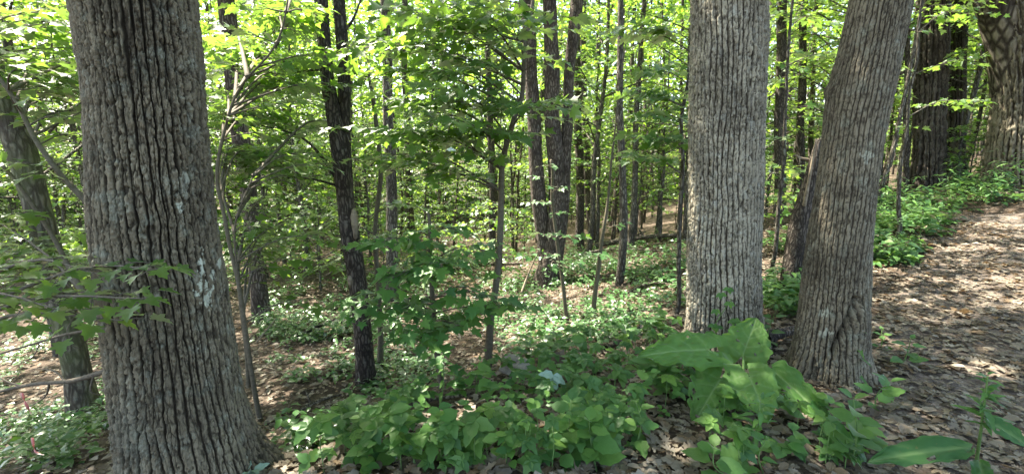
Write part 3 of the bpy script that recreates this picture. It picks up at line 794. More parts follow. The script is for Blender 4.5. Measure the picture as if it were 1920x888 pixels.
# ------------------------------------------------------------------ near saplings: each leaf that shows is an object
def sapling(name, label, stems, Y, mat_b, boughs, ls, mat_l, cat='sapling', twl=.45, sp=.075, tw_sp=.12, rise=.1, jit=.33, cap=300, base=True, top_z=None):
    L = Leaves()
    k0 = stems[0]
    P0, _ = trunk_path(k0, Y, -99, .1)
    bx, by = (P0[1][0], P0[1][1])
    loc = np.array([bx, by, g1(bx, by)])
    t = thing(name, label, cat, loc)
    paths = []
    for k, st in enumerate(stems):
        P_, R_ = trunk_path(st, Y, top_z if (top_z and k == 0) else -99, .12)
        if k == 0 and base:
            P_[0, 2] = min(P_[0, 2], loc[2] - .1)
        s4 = smooth_path(np.column_stack([P_, R_]), 36)
        wob = np.column_stack([vn(s4[:, 2] * 2.1 + 9 * k, s4[:, 0] * 0 + len(TREES) + bx, 61) - .5, vn(s4[:, 2] * 2.1, s4[:, 0] * 0 + 3 + bx, 62) - .5, np.zeros(36)]) * .07
        s4[:, :3] += wob * np.clip(np.arange(36) / 6, 0, 1)[:, None]
        v, tr, q = tube(s4[:, :3], np.maximum(s4[:, 3], .003), 9)
        part('stem', mk_mesh('stem', v - loc, tr, q, mat=mat_b, smooth=True), t)
        paths.append(s4)
    allp = np.vstack(paths)
    for bpx, bpy_, bt in boughs:
        e = PT(bpx, bpy_, bt)
        # leaves the stem a little below the tip
        dd = np.linalg.norm(allp[:, :2] - e[:2], axis=1) * .3 + np.abs(allp[:, 2] - (e[2] - .25 * np.linalg.norm(allp[:, :2] - e[:2], axis=1)))
        b = allp[int(np.argmin(dd))][:3]
        w = spray(L, b, e, ls=ls * 1.08, twl=twl * 1.15, sp=sp * .72, tw_sp=tw_sp * .55, rise=rise, jit=jit, start=.25)
        v, tr, q = join(w)
        part('branch', mk_mesh('branch', v - loc, tr, q, mat=M['twig'], smooth=True), t)
    emit_leaves(L, t, loc, mat_l, cap=cap)
    return t
def ptsx(xs, ys, t0, t1, n, seed):
    r = np.random.default_rng(seed)
    return [(r.uniform(*xs), r.uniform(*ys), r.uniform(t0, t1)) for _ in range(n)]

sapling('maple_sapling', 'slender curved maple sapling with a shady crown in the middle of the view', [[(1010, -60, 6), (1000, 0, 7), (990, 80, 8), (980, 170, 9), (962, 220, 10), (946, 300, 11), (940, 440, 12), (930, 540, 13), (918, 600, 14), (915, 692, 16)]], 4.0, M['sap'],
        [(650, 90, 3.5), (700, 180, 3.4), (760, 250, 3.3), (820, 130, 3.2), (870, 290, 3.4), (700, 300, 3.7), (800, 330, 3.6), (930, 250, 3.3), (880, 60, 3.2), (760, 60, 3.4), (1040, 110, 3.6),
         (1080, 190, 3.8), (670, 240, 3.5), (1060, 30, 3.4), (950, 20, 3.1), (840, 220, 3.0), (770, 150, 2.9), (720, 20, 3.1), (890, 170, 3.4), (1010, 190, 3.2), (830, 10, 3.0)] + ptsx((640, 960), (0, 350), 3.3, 4.4, 14, 3), .095, M['maple'], twl=.42, sp=.07)
sapling('maple_sapling', 'bushy low maple sapling with broad leaves left of the curved sapling', [[(800, 400, 6), (806, 480, 8), (815, 580, 10), (822, 705, 12)]], 3.9, M['sap'],
        [(700, 460, 3.5), (655, 570, 3.4), (740, 600, 3.3), (790, 520, 3.4), (850, 430, 3.6), (900, 560, 3.5), (780, 640, 3.3), (860, 610, 3.4), (950, 570, 3.6), (760, 440, 3.8), (720, 530, 3.4), (830, 500, 3.3),
         (910, 470, 3.7)] + ptsx((640, 940), (400, 620), 3.5, 4.3, 4, 8), .095, M['fresh'], twl=.36, sp=.07)
sapling('maple_sapling', 'crooked double-stemmed sapling hugging the right side of the massive left oak', [[(552, -40, 3), (520, 80, 4), (455, 160, 5), (428, 230, 6), (410, 330, 8), (432, 420, 8), (450, 540, 9), (470, 690, 10), (490, 815, 12)],
        [(470, 330, 3), (440, 420, 4), (446, 520, 5), (458, 640, 6), (464, 700, 8)]], 3.6, M['sap'],
        [(440, 60, 3.4), (520, 120, 3.5), (560, 60, 3.6), (430, 220, 3.4), (560, 330, 3.8), (490, 340, 3.6), (600, 440, 4.0), (510, 250, 3.7), (480, 420, 3.6), (560, 190, 3.5), (420, 130, 3.3), (600, 30, 3.8), (540, 480, 3.9), (470, 20, 3.4), (580, 560, 4.0)] + ptsx((400, 640), (0, 460), 3.7, 5.4, 36, 4), .085, M['maple'], twl=.4)
sapling('maple_sapling', 'sapling arching left out from behind the massive oak, its stem crossing the upper left', [[(-60, 70, 10), (0, 155, 11), (60, 250, 12), (120, 320, 13), (175, 395, 15), (215, 520, 16), (236, 700, 18), (240, 800, 20)],
        [(-40, 270, 8), (10, 310, 9), (50, 360, 10), (95, 440, 11), (140, 520, 12), (205, 600, 13)]], 3.1, M['sap'],
        [(40, 60, 3.0), (110, 40, 3.1), (20, 180, 2.8), (90, 160, 3.1), (130, 220, 3.0), (150, 90, 3.3), (30, 300, 2.9), (90, 330, 3.0), (20, 400, 2.9), (140, 300, 3.2), (60, 110, 2.7), (10, 20, 3.0), (150, 440, 3.0)] + ptsx((-30, 180), (0, 470), 3.2, 4.4, 16, 6), .085, M['maple'], twl=.42, rise=.05)
sapling('maple_sapling', 'dark leafy maple bough reaching in from the left edge across the massive oak', [[(-190, 420, 10), (-180, 560, 12), (-170, 760, 14), (-165, 900, 16)]], 1.75, M['sap'],
        [(315, 505, 1.62), (290, 560, 1.6), (230, 600, 1.58), (190, 515, 1.68), (110, 580, 1.6)], .055, M['maple'], twl=.2, sp=.07, tw_sp=.12, rise=.06, jit=.28)
sapling('maple_sapling', 'young maple with dark hanging leaves left of the pale oak', [[(1300, -40, 5), (1292, 60, 6), (1284, 200, 7), (1280, 380, 8), (1270, 560, 9)]], 5.0, M['grey'],
        [(1190, 170, 4.6), (1220, 210, 4.6), (1250, 180, 4.7), (1200, 250, 4.7), (1260, 260, 4.6), (1230, 300, 4.8), (1270, 220, 4.6), (1210, 130, 4.6), (1180, 290, 4.8), (1150, 60, 4.8), (1240, 60, 4.8)], .11, M['maple_dk'], twl=.45)
sapling('maple_sapling', 'slim sapling with glossy sunlit leaves in front of the three-stemmed tree', [[(1030, 300, 5), (1040, 380, 6), (1052, 480, 7), (1066, 600, 8)], [(1175, 60, 2), (1160, 180, 3), (1149, 290, 4), (1142, 370, 5), (1132, 450, 7), (1118, 540, 9), (1110, 612, 10)]], 5.9, M['sap'],
        [(1000, 330, 5.8), (1025, 310, 5.7), (1045, 350, 5.6), (1005, 380, 5.6), (1050, 400, 5.7), (1015, 440, 5.6), (1080, 440, 5.7), (980, 480, 5.7), (1080, 500, 5.6), (1030, 500, 5.6), (1170, 420, 5.8), (1120, 480, 5.6)], .075, M['cover'], twl=.3, jit=.4)
sapling('maple_sapling', 'leafy sapling beyond the leaning oak, its boughs hiding the dark trunks', [[(1740, -60, 5), (1722, 60, 6), (1706, 200, 7), (1690, 330, 8), (1684, 415, 10)]], 6.4, M['grey'],
        [(1720, 60, 6.0), (1800, 110, 6.0), (1830, 30, 6.0), (1710, 240, 6.3), (1770, 10, 6.0), (1825, 190, 6.3), (1690, 130, 6.2), (1650, 60, 6.5)], .075, M['maple'], twl=.5, tw_sp=.13, jit=.5)
sapling('maple_sapling', 'fan-leaved sapling between the pale oak and the leaning oak', [[(1496, -60, 5), (1482, 80, 6), (1474, 260, 7), (1455, 460, 9)]], 5.6, M['grey'],
        [(1450, 40, 5.4), (1540, 40, 5.5), (1460, 150, 5.4), (1520, 200, 5.4), (1500, 100, 5.2), (1450, 260, 5.5), (1500, 320, 5.6), (1560, 100, 5.7)], .09, M['maple'], twl=.4)
sapling('maple_sapling', 'wavy thin sapling close behind the dark twin-stemmed tree', [[(690, 130, 6), (703, 210, 8), (712, 330, 9), (704, 450, 9), (712, 560, 10), (708, 700, 13)]], 4.9, M['sap'],
        [(760, 380, 4.7), (650, 460, 4.8), (740, 200, 4.9), (690, 90, 5.0), (770, 500, 4.7), (720, 440, 4.6), (560, 400, 5.2), (590, 480, 5.2)], .08, M['maple'], twl=.4)

# ------------------------------------------------------------------ the wood beyond: shared tree shapes, every tree its own object
def proto_sapling(H, nb, spread, ls, cb, seed, tall=False):
    r_ = np.random.default_rng(seed)
    st = np.cumsum(np.column_stack([r_.normal(0, .05 * H / 8, 9), r_.normal(0, .05 * H / 8, 9), np.zeros(9)]), 0); st[:, 2] = np.linspace(-.2, H, 9); st[0, :2] = 0
    sp = smooth_path(st, 24)
    r0 = .0065 * H + .012
    wood = [tube(sp, np.linspace(r0 * 1.1, .006, 24), 8)]
    L = Leaves()
    for k in range(nb):
        f = (k + r_.uniform(0, 1)) / nb
        z = cb + (H * .98 - cb) * f
        b = np.array([np.interp(z, sp[:, 2], sp[:, c]) for c in range(3)])
        az = k * 2.399 + r_.normal(0, .4)
        ln = spread * (1.05 - .7 * f ** 1.6) * r_.uniform(.55, 1.1)
        e = b + np.array([math.cos(az) * ln, math.sin(az) * ln, ln * r_.uniform(-.05, .45)])
        if tall:
            wood += spray(L, b, e, ls=ls, twl=.8, sp=.17, tw_sp=.6, rise=.08, jit=.4, start=.35)
        else:
            wood += spray(L, b, e, ls=ls, twl=.62, sp=.066, tw_sp=.17, rise=.1, jit=.4, start=.15)
    v, tr, q = join(wood)
    p, d, n, s = L.arr()
    lv, lt, _ = bake(p, d, n, s, T_MAPLE_LO if not tall else T_DIA)
    return mk_mesh('trunk', v, tr, q, smooth=True), mk_mesh('crown', lv, lt), len(p)
SAP = [proto_sapling(H, nb, sp_, ls, cb, 50 + i) for i, (H, nb, sp_, ls, cb) in enumerate([(4.5, 28, 1.8, .1, .9), (7.0, 36, 2.2, .105, 1.6), (3.2, 22, 1.3, .095, .5), (8.5, 40, 2.5, .11, 2.0), (6.0, 32, 2.0, .1, 1.6), (1.7, 20, 1.1, .1, .15), (1.2, 16, .9, .095, .1)])]
for tmz, cr, n in SAP:
    tmz.materials.append(M['grey']); cr.materials.append(M['far'])
def proto_pole(H, r0, cb, seed):
    me, cr, n = proto_sapling(H, 17, 2.4, .2, cb, seed, tall=True)
    r_ = np.random.default_rng(seed + 100)
    st = np.cumsum(np.column_stack([r_.normal(0, .09, 9), r_.normal(0, .09, 9), np.zeros(9)]), 0); st[:, 2] = np.linspace(-.3, H, 9); st[0, :2] = 0
    sp = smooth_path(st, 26)
    parts = [tube(sp, r0 * (1.05 - .8 * np.linspace(0, 1, 26)) + .03 * np.exp(-np.linspace(0, 1, 26) * 30), 10)]
    for k in range(7):                                               # dead stubs and side twigs on the bare part
        z = r_.uniform(1.2, cb); b = np.array([np.interp(z, sp[:, 2], sp[:, c]) for c in range(3)]); az = r_.uniform(0, 6.28); ln = r_.uniform(.3, 1.3)
        e = b + np.array([math.cos(az) * ln, math.sin(az) * ln, ln * r_.uniform(-.1, .6)])
        parts.append(tube(smooth_path([b, (b + e) / 2 + r_.normal(0, .06, 3), e], 6), np.linspace(.018, .004, 6), 4))
    v, tr, q = join(parts)
    return mk_mesh('trunk', v, tr, q, smooth=True), cr
POLE = [proto_pole(H, r0, cb, 70 + i) for i, (H, r0, cb) in enumerate([(15, .09, 6), (17, .13, 7), (13, .065, 5), (18, .17, 8), (10, .035, 5), (12, .045, 6)])]
for k, (tmz, cr) in enumerate(POLE):
    tmz.materials.append(M['dark' if k % 2 else 'brown']); cr.materials.append(M['far'])

LAND = [(-9999, 'left edge'), (311, 'massive oak'), (650, 'twin-stemmed tree'), (1035, 'three-stemmed tree'), (1356, 'pale oak'), (1590, 'leaning oak'), (1900, 'right-edge oak'), (99999, 'right edge')]
_T = ['thirty', 'forty', 'fifty', 'sixty']
_U = ['first', 'second', 'third', 'fourth', 'fifth', 'sixth', 'seventh', 'eighth', 'ninth']
ORD = ['first', 'second', 'third', 'fourth', 'fifth', 'sixth', 'seventh', 'eighth', 'ninth', 'tenth', 'eleventh', 'twelfth', 'thirteenth', 'fourteenth', 'fifteenth', 'sixteenth', 'seventeenth', 'eighteenth', 'nineteenth', 'twentieth', 'twenty-first', 'twenty-second', 'twenty-third', 'twenty-fourth', 'twenty-fifth', 'twenty-sixth', 'twenty-seventh', 'twenty-eighth', 'twenty-ninth', 'thirtieth']
r2 = np.random.default_rng(5)
spots = []
SUNNY = [(1050, 600, 1.1), (1130, 590, .9), (980, 595, .9), (1100, 625, .6), (1000, 630, .6), (1080, 540, .8), (1180, 575, .5), (1260, 545, .35), (1200, 500, .7), (570, 690, .35), (600, 620, .45), (520, 740, .3), (640, 660, .35), (545, 600, .35),
         (1750, 500, .28), (1700, 525, .2), (1800, 470, .3), (1870, 520, .18), (1660, 510, .2), (1860, 425, .3), (60, 660, .4), (30, 600, .5), (20, 840, .3), (100, 850, .25), (1720, 430, .35), (880, 560, .4), (1000, 500, .6), (780, 600, .35)]
sun_t = [np.append(gpx(a, b), c) for a, b, c in SUNNY]
for px, py, tt, r_ in [(1862, 235, 7.9, .3), (1856, 295, 7.9, .22), (1020, 400, 5.7, .6), (1040, 330, 5.7, .6), (1010, 455, 5.7, .5), (60, 300, 3.2, .6), (100, 120, 3.3, .6), (480, 200, 3.7, .5), (560, 400, 4.2, .5), (1725, 60, 6.2, .6), (20, 60, 3.0, .5), (140, 400, 3.1, .4), (560, 60, 3.6, .5), (760, 520, 3.6, .3), (860, 470, 3.7, .3), (700, 590, 3.5, .25), (820, 600, 3.5, .2), (760, 200, 3.6, .35), (860, 120, 3.5, .35), (690, 100, 3.8, .35)]:
    sun_t.append(np.append(PT(px, py, tt), r_))
sun_t = np.array(sun_t)
def in_sunway(x, y, zlo, zhi, rad):
    # would a crown standing here cut one of the shafts of sun?
    h = np.linspace(zlo, zhi, 6)[:, None]
    k = (g1(x, y) + h - sun_t[None, :, 2]) / SUND[2]
    d = np.hypot(sun_t[None, :, 0] + SUND[0] * k - x, sun_t[None, :, 1] + SUND[1] * k - y)
    return bool(((d < rad + sun_t[None, :, 3] * .7) & (k > 0)).any())
def try_spot(kind, rmin, rmax, sep, pxr=(-120, 2040)):
    for _ in range(400):
        px = r2.uniform(*pxr); rr = math.sqrt(r2.uniform(rmin ** 2, rmax ** 2))
        x = (px - 960) / F * rr; y = rr
        if any(hypot(x - q[0], y - q[1]) < (sep if q[2] == kind else .6) for q in spots) or any(hypot(x - a, y - b) < .7 for a, b in MIDX):
            continue
        z = g1(x, y); ppx, ppy, _t = proj(np.array([x, y, z + 1.5]))
        if any(abs(ppx[0] - c) < w for c, w in ((311, 110), (1357, 60), (1590, 55))):
            continue
        if kind == 'sap' and rr < 11 and 980 < ppx[0] < 1290:
            continue
        if 1640 < ppx[0] and rr < 12 and kind == 'pole':
            continue
        if kind == 'pole' and in_sunway(x, y, 5, 13, 2.4): continue
        if kind == 'sap' and in_sunway(x, y, 1.2, 5.5, 1.7): continue
        if kind == 'shrub' and in_sunway(x, y, .1, 1.4, .8): continue
        if kind == 'shrub' and (ppx[0] > 1640 and rr < 9): continue
        if kind == 'shrub' and rr < 14 and 940 < ppx[0] < 1290: continue
        spots.append((x, y, kind, float(ppx[0]), rr)); return True
    return False
for px, rr in [(520, 7.2), (585, 8.8), (440, 9.2), (615, 6.9), (60, 6.6), (-50, 6.2), (115, 8.2), (20, 9.5), (795, 8.2), (880, 10.4), (760, 9.6), (700, 7.6), (560, 11), (480, 12), (-100, 8), (1480, 9), (1540, 10.5), (1660, 9.5), (1240, 11.5), (1120, 13)]:
    if not in_sunway((px - 960) / F * rr, rr, 1.3, 5, .9):
        spots.append(((px - 960) / F * rr, rr, 'sap', float(px), rr))
for _ in range(26): try_spot('pole', 10, 20, 1.3)
for _ in range(46): try_spot('pole', 20, 46, 2.0)
for _ in range(100): try_spot('pole', 9, 26, .8)
THIN = len(spots)
for _ in range(72): try_spot('sap', 6.5, 14, 1.0)
for _ in range(190): try_spot('sap', 13, 40, 1.5)
for _ in range(26): try_spot('shrub', 7, 13, 1.0)
for _ in range(190): try_spot('shrub', 13, 40, 1.2)
def gap_of(px):
    for (a, na), (b, nb) in zip(LAND[:-1], LAND[1:]):
        if a <= px < b:
            return (na, nb)
ORD = ORD[:30] + [w for i, t_ in enumerate(_T) for w in [t_ + '-' + u for u in _U] + [['fortieth', 'fiftieth', 'sixtieth', 'seventieth'][i]]]
groups = {}
for s in spots:
    dcl = 'near' if s[4] < 14 else ('mid-distance' if s[4] < 24 else 'far')
    groups.setdefault((s[2], dcl, gap_of(s[3])), []).append(s)
for (kind, dcl, (na, nb)), lst in groups.items():
    lst.sort(key=lambda s: s[3])
    for k, (x, y, _, px, rr) in enumerate(lst):
        od = ORD[k] if k < len(ORD) else 'number %d' % (k + 1)
        if kind == 'pole':
            lab = '%s slim pole tree, %s from left between %s and %s' % (dcl, od, na, nb); nm_ = 'pole_tree'; pi = int(r2.integers(4)) if (rr > 26 or r2.random() < .25) else 4 + int(r2.integers(2)); pr = POLE[pi][:2]; cat = 'tree'; grp = 'slender trunks standing in the wood'
        elif kind == 'sap':
            lab = '%s leafy sapling, %s from left between %s and %s' % (dcl, od, na, nb); nm_ = 'understorey_sapling'; pi = int(r2.integers(5)); pr = SAP[pi][:2]; cat = 'sapling'; grp = 'leafy saplings under the taller trees'
        else:
            lab = '%s low leafy bush, %s from left between %s and %s' % (dcl, od, na, nb); nm_ = 'bush'; pi = 5 + int(r2.integers(2)); pr = SAP[pi][:2]; cat = 'bush'; grp = 'low bushes on the forest floor'
        o = thing(nm_, lab, cat, (x, y, g1(x, y)), grp, rz=r2.uniform(0, 6.28), scale=r2.uniform(.8, 1.2))
        o.rotation_euler[0] = r2.normal(0, .03); o.rotation_euler[1] = r2.normal(0, .03)
        part('trunk', pr[0], o); part('crown', pr[1], o, kind='stuff')

# the far wood closing the view: one mass
def far_wood():
    n = 125000
    cl = 2600
    ang = rng.uniform(-1.1, 1.1, cl); rr = rng.uniform(34, 58, cl); h = rng.uniform(-.5, 26, cl)
    cx, cy = rr * np.sin(ang), rr * np.cos(ang)
    k = rng.integers(0, cl, n)
    off = rng.normal(0, 1, (n, 3)) * [1.5, 1.5, .8]
    p = np.column_stack([cx[k], cy[k], h[k] + gz(cx, cy)[k]]) + off
    d = norm(rng.normal(0, 1, (n, 3)) * [1, 1, .5]); nn = norm(UP + rng.normal(0, .5, (n, 3)))
    v, t, _ = bake(p, d, nn, rng.uniform(.35, .75, n), T_DIA)
    o = part('far_wood', mk_mesh('far_wood', v, t, mat=M['far']), None, kind='stuff')
    o['label'] = 'bright green mass of foliage closing the view behind all the trunks'
far_wood()

# ------------------------------------------------------------------ unseen crown leaves shaped along the sun rays to shade the floor
def shade_canopy():
    area = 13500
    gx = rng.uniform(-13, 14, area); gy = rng.uniform(-3, 17, area)
    h = rng.uniform(6.5, 15, area)
    base = gz(gx, gy)
    c = np.column_stack([gx, gy, base]) + SUND * (h / SUND[2])[:, None]
    dist = np.hypot(gx, gy)
    dens = np.interp(dist, [0, 5, 8, 12, 20], [.82, .8, .42, .15, .06])
    gap = vn(gx * .8 + 7, gy * .8, 77)
    keep = rng.random(area) < dens
    keep &= ~((gap > .62) & (dist > 5.5))
    c = c[keep]
    # unseen clumps added over the viewer to cut blue sky light
    nb_ = 1000
    c = np.vstack([c, np.column_stack([rng.uniform(-9, 10, nb_), rng.uniform(-8, 4, nb_), rng.uniform(5.5, 13, nb_)])])
    m = 13
    p = (c[:, None] + rng.normal(0, .28, (len(c), m, 3))).reshape(-1, 3)
    # gaps cut so that chosen shafts of sun pass through
    ok = np.ones(len(p), bool)
    for s in sun_t:
        w = p - s[:3]; al = w @ SUND
        dl = np.linalg.norm(w - al[:, None] * SUND, axis=1)
        ok &= ~((al > 0) & (dl < s[3] * rng.uniform(.55, 1.1, len(p))))
    p = p[ok]
    n = len(p)
    d = norm(rng.normal(0, 1, (n, 3)) * [1, 1, .4]); nn = norm(UP + rng.normal(0, .4, (n, 3)))
    s = rng.uniform(.14, .24, n)
    txy = np.array([(t[0], t[1]) for t in TREES])
    own = np.argmin(((p[:, None, :2] - txy[None]) ** 2).sum(-1), 1)
    for k, (x, y, o, loc) in enumerate(TREES):
        i = np.nonzero(own == k)[0]
        if len(i) < 5: continue
        v, t, _ = bake(p[i] - loc, d[i], nn[i], s[i], T_DIA)
        part('crown', mk_mesh('crown', v, t, mat=M['shade_canopy']), o, kind='stuff')  # leaf mass shaped for its shade, hung on the nearest trunk
shade_canopy()

# ------------------------------------------------------------------ burdock and other big-leaved plants
def big_leaf(base, tip, width, face, loc, mat=None, heart=.28, cup=.12, rip=.05, seed=0, nu=41, nv=46, long=False):
    base, tip = np.asarray(base, float), np.asarray(tip, float)
    ln = np.linalg.norm(tip - base); ax = (tip - base) / ln
    nrm_ = norm(np.asarray(face, float)); sd = norm(np.cross(ax, nrm_)); nr = np.cross(sd, ax)
    V, ve = [], []
    r_ = np.random.default_rng(seed)
    ph = r_.uniform(0, 6.28, 4)
    YY, XX = np.meshgrid(np.linspace(0, 1, nv), np.linspace(-1, 1, nu), indexing='ij')
    crk = .05 * (vn(XX * 4 + 5, YY * 7, seed + 3) - .5) + .03 * (vn(XX * 9 + 5, YY * 16, seed + 4) - .5)
    for j in range(nv):
        y = j / (nv - 1)
        prof = (math.sin(PI * min(1, (y * .97 + .03)) ** (.5 if not long else .8)) ** .7) * width / 2
        prof *= (1 + .06 * math.sin(y * 34 + ph[0]) + .04 * math.sin(y * 61 + ph[1])) if 0 < j < nv - 1 else .3
        for i in range(nu):
            x = (i / (nu - 1)) * 2 - 1
            yy = y - heart * abs(x) ** 1.5 * math.exp(-(y / .25) ** 2)
            w = x * prof
            # side veins run outward and forward
            vy = (y * 4.5 - abs(x) * 1.3)
            vd = abs(vy - round(vy)) / 4.5
            veinv = max(math.exp(-(abs(w) / (.008 * ln + .002)) ** 2), .8 * math.exp(-(vd * ln / (.0045)) ** 2) * (1 - .75 * abs(x)))
            z = cup * abs(w) - .22 * ln * y * y + rip * ln * (abs(x) ** 2 * math.sin(y * 15 + ph[2] + (2 if x > 0 else 0)) + .5 * abs(x) ** 3 * math.sin(y * 37 + ph[3] + x)) + .01 * ln * (abs(math.sin(PI * vy)) - .5) * (1 - abs(x) * .4) - .004 * veinv + crk[j, i] * ln * (.4 + abs(x))
            V.append(base + sd * w + ax * (yy * ln) + nr * z - loc); ve.append(veinv)
    q = [(j * nu + i, j * nu + i + 1, (j + 1) * nu + i + 1, (j + 1) * nu + i) for j in range(nv - 1) for i in range(nu - 1)]
    bad = set()                                                       # eaten holes
    for _ in range(7 if not long else 3):
        a, b = r_.uniform(.15, .9), r_.uniform(-.85, .85)
        if abs(b) < .15: continue
        hr = r_.uniform(.012, .035)
        for j in range(nv - 1):
            for i in range(nu - 1):
                if hypot((j / (nv - 1) - a), ((i / (nu - 1) * 2 - 1) - b) * .35) < hr: bad.add(j * (nu - 1) + i)
    q = [f for k, f in enumerate(q) if k not in bad]
    return mk_mesh('leaf', np.array(V), quads=q, mat=mat or M['burdock'], smooth=True, attrs={'vein': ve})
def toward_cam(p, up=.8):
    d = norm(np.array([0, 0, CAMZ]) - np.asarray(p)); return norm(d + UP * up)

bloc = gpx(1392, 748)
bur = thing('burdock', 'burdock with huge rippled leaves at the foot of the pale oak', 'plant', bloc)
for k, (b, e, w, up) in enumerate([((1328, 655, 2.92), (1210, 654, 2.78), .25, .55), ((1392, 668, 3.15), (1420, 590, 3.22), .31, .1), ((1352, 708, 2.86), (1306, 778, 2.62), .3, .35), ((1404, 703, 2.66), (1438, 772, 2.36), .26, .9),
                                   ((1448, 692, 2.85), (1588, 810, 2.45), .18, .7), ((1382, 742, 2.8), (1392, 772, 2.75), .13, .3)]):
    B, E = PT(*b), PT(*e)
    part('leaf', big_leaf(B, E, w, toward_cam((B + E) / 2, up), bloc, seed=k, cup=(.12, .2, .05, .16, .2, .1)[k], rip=(.04, .03, .05, .03, .03, .03)[k], heart=(.34, .22, .34, .4, .05, .2)[k]), bur)
    v, tr, q = tube(smooth_path([bloc + [0, 0, -.02], (bloc + B) / 2 + UP * .08, B + (E - B) * .02], 8), np.linspace(.011, .006, 8), 7)
    part('leaf_stalk', mk_mesh('leaf_stalk', v - bloc, tr, q, mat=M['stem'], smooth=True), bur)

dloc = gpx(1828, 886) if gpx(1828, 886) is not None else PT(1828, 886, 2.1)
dock = thing('dock_plant', 'tall blurred dock plant with long leaves at the bottom right on the path', 'plant', dloc)
v, tr, q = tube(smooth_path([dloc - UP * .03, PT(1840, 800, 2.05), PT(1852, 705, 1.95)], 10), np.linspace(.008, .003, 10), 7)
part('stem', mk_mesh('stem', v - dloc, tr, q, mat=M['stem'], smooth=True), dock)
for k, (b, e, w) in enumerate([((1822, 838, 2.0), (1648, 842, 1.95), .125), ((1845, 785, 2.0), (1945, 835, 1.9), .08), ((1835, 862, 2.02), (1850, 905, 1.85), .07)]):
    B, E = PT(*b), PT(*e)
    part('leaf', big_leaf(B, E, w, toward_cam((B + E) / 2, .9), dloc, mat=M['dock'], seed=20 + k, heart=.0, cup=.25, rip=.02, nu=9, nv=16, long=True), dock)
me_l = tmesh('narrow_leaf', T_LANCE, M['fresh'])
for k in range(44):
    f = rng.random(); b = PT(1842 + 10 * f, 800 - 100 * f, 2.03 - .07 * f)
    az = rng.uniform(0, 6.28); d = np.array([math.cos(az), math.sin(az), rng.uniform(-.1, .9)])
    leaf_obj(dock, me_l, b, d, norm(UP + rng.normal(0, .3, 3)), rng.uniform(.05, .11) * (1.15 - .5 * f), dloc)

# ------------------------------------------------------------------ upright herbs
def herb(label, px, py, h_px, kind, nl, ls, mat, lean=(0, 0), group=None, name='herb', pairs=True):
    p = gpx(px, py)
    if p is None:
        return
    t0 = proj(p)[2][0]; H = h_px / F * t0
    t = thing(name, label, 'plant', p, group)
    top = p + np.array([lean[0], lean[1], H])
    path = smooth_path([p - UP * .02, p + (top - p) * .5 + rng.normal(0, .02, 3) * [1, 1, 0], top], 9)
    v, tr, q = tube(path, np.linspace(.004 + .004 * H, .0015, 9), 6)
    part('stem', mk_mesh('stem', v - p, tr, q, mat=M['stem'], smooth=True), t)
    me = tmesh(kind[0], kind[1], mat)
    az = rng.uniform(0, 6.28)
    for k in range(nl):
        f = .25 + .75 * (k // 2 if pairs else k) / max(1, (nl - 1) // 2 if pairs else nl - 1)
        f = min(f, 1)
        i = min(int(f * 8), 7); b = path[i] + (path[i + 1] - path[i]) * (f * 8 - i)
        a = az + (k // 2) * 1.57 + (k % 2) * PI + rng.normal(0, .25) if pairs else az + k * 2.4
        d = np.array([math.cos(a), math.sin(a), rng.uniform(-.1, .45) + (.5 if f > .9 else 0)])
        s = ls * (1.15 - .6 * f ** 2) * rng.uniform(.8, 1.15)
        st = b + norm(d) * .25 * s
        leaf_obj(t, me, st, d, norm(UP + np.array([0, -.35, 0]) + rng.normal(0, .2, 3)), s, p)
    return t
OV, HE, LA = ('oval_leaf', T_OV), ('heart_leaf', T_HEART), ('narrow_leaf', T_LANCE)
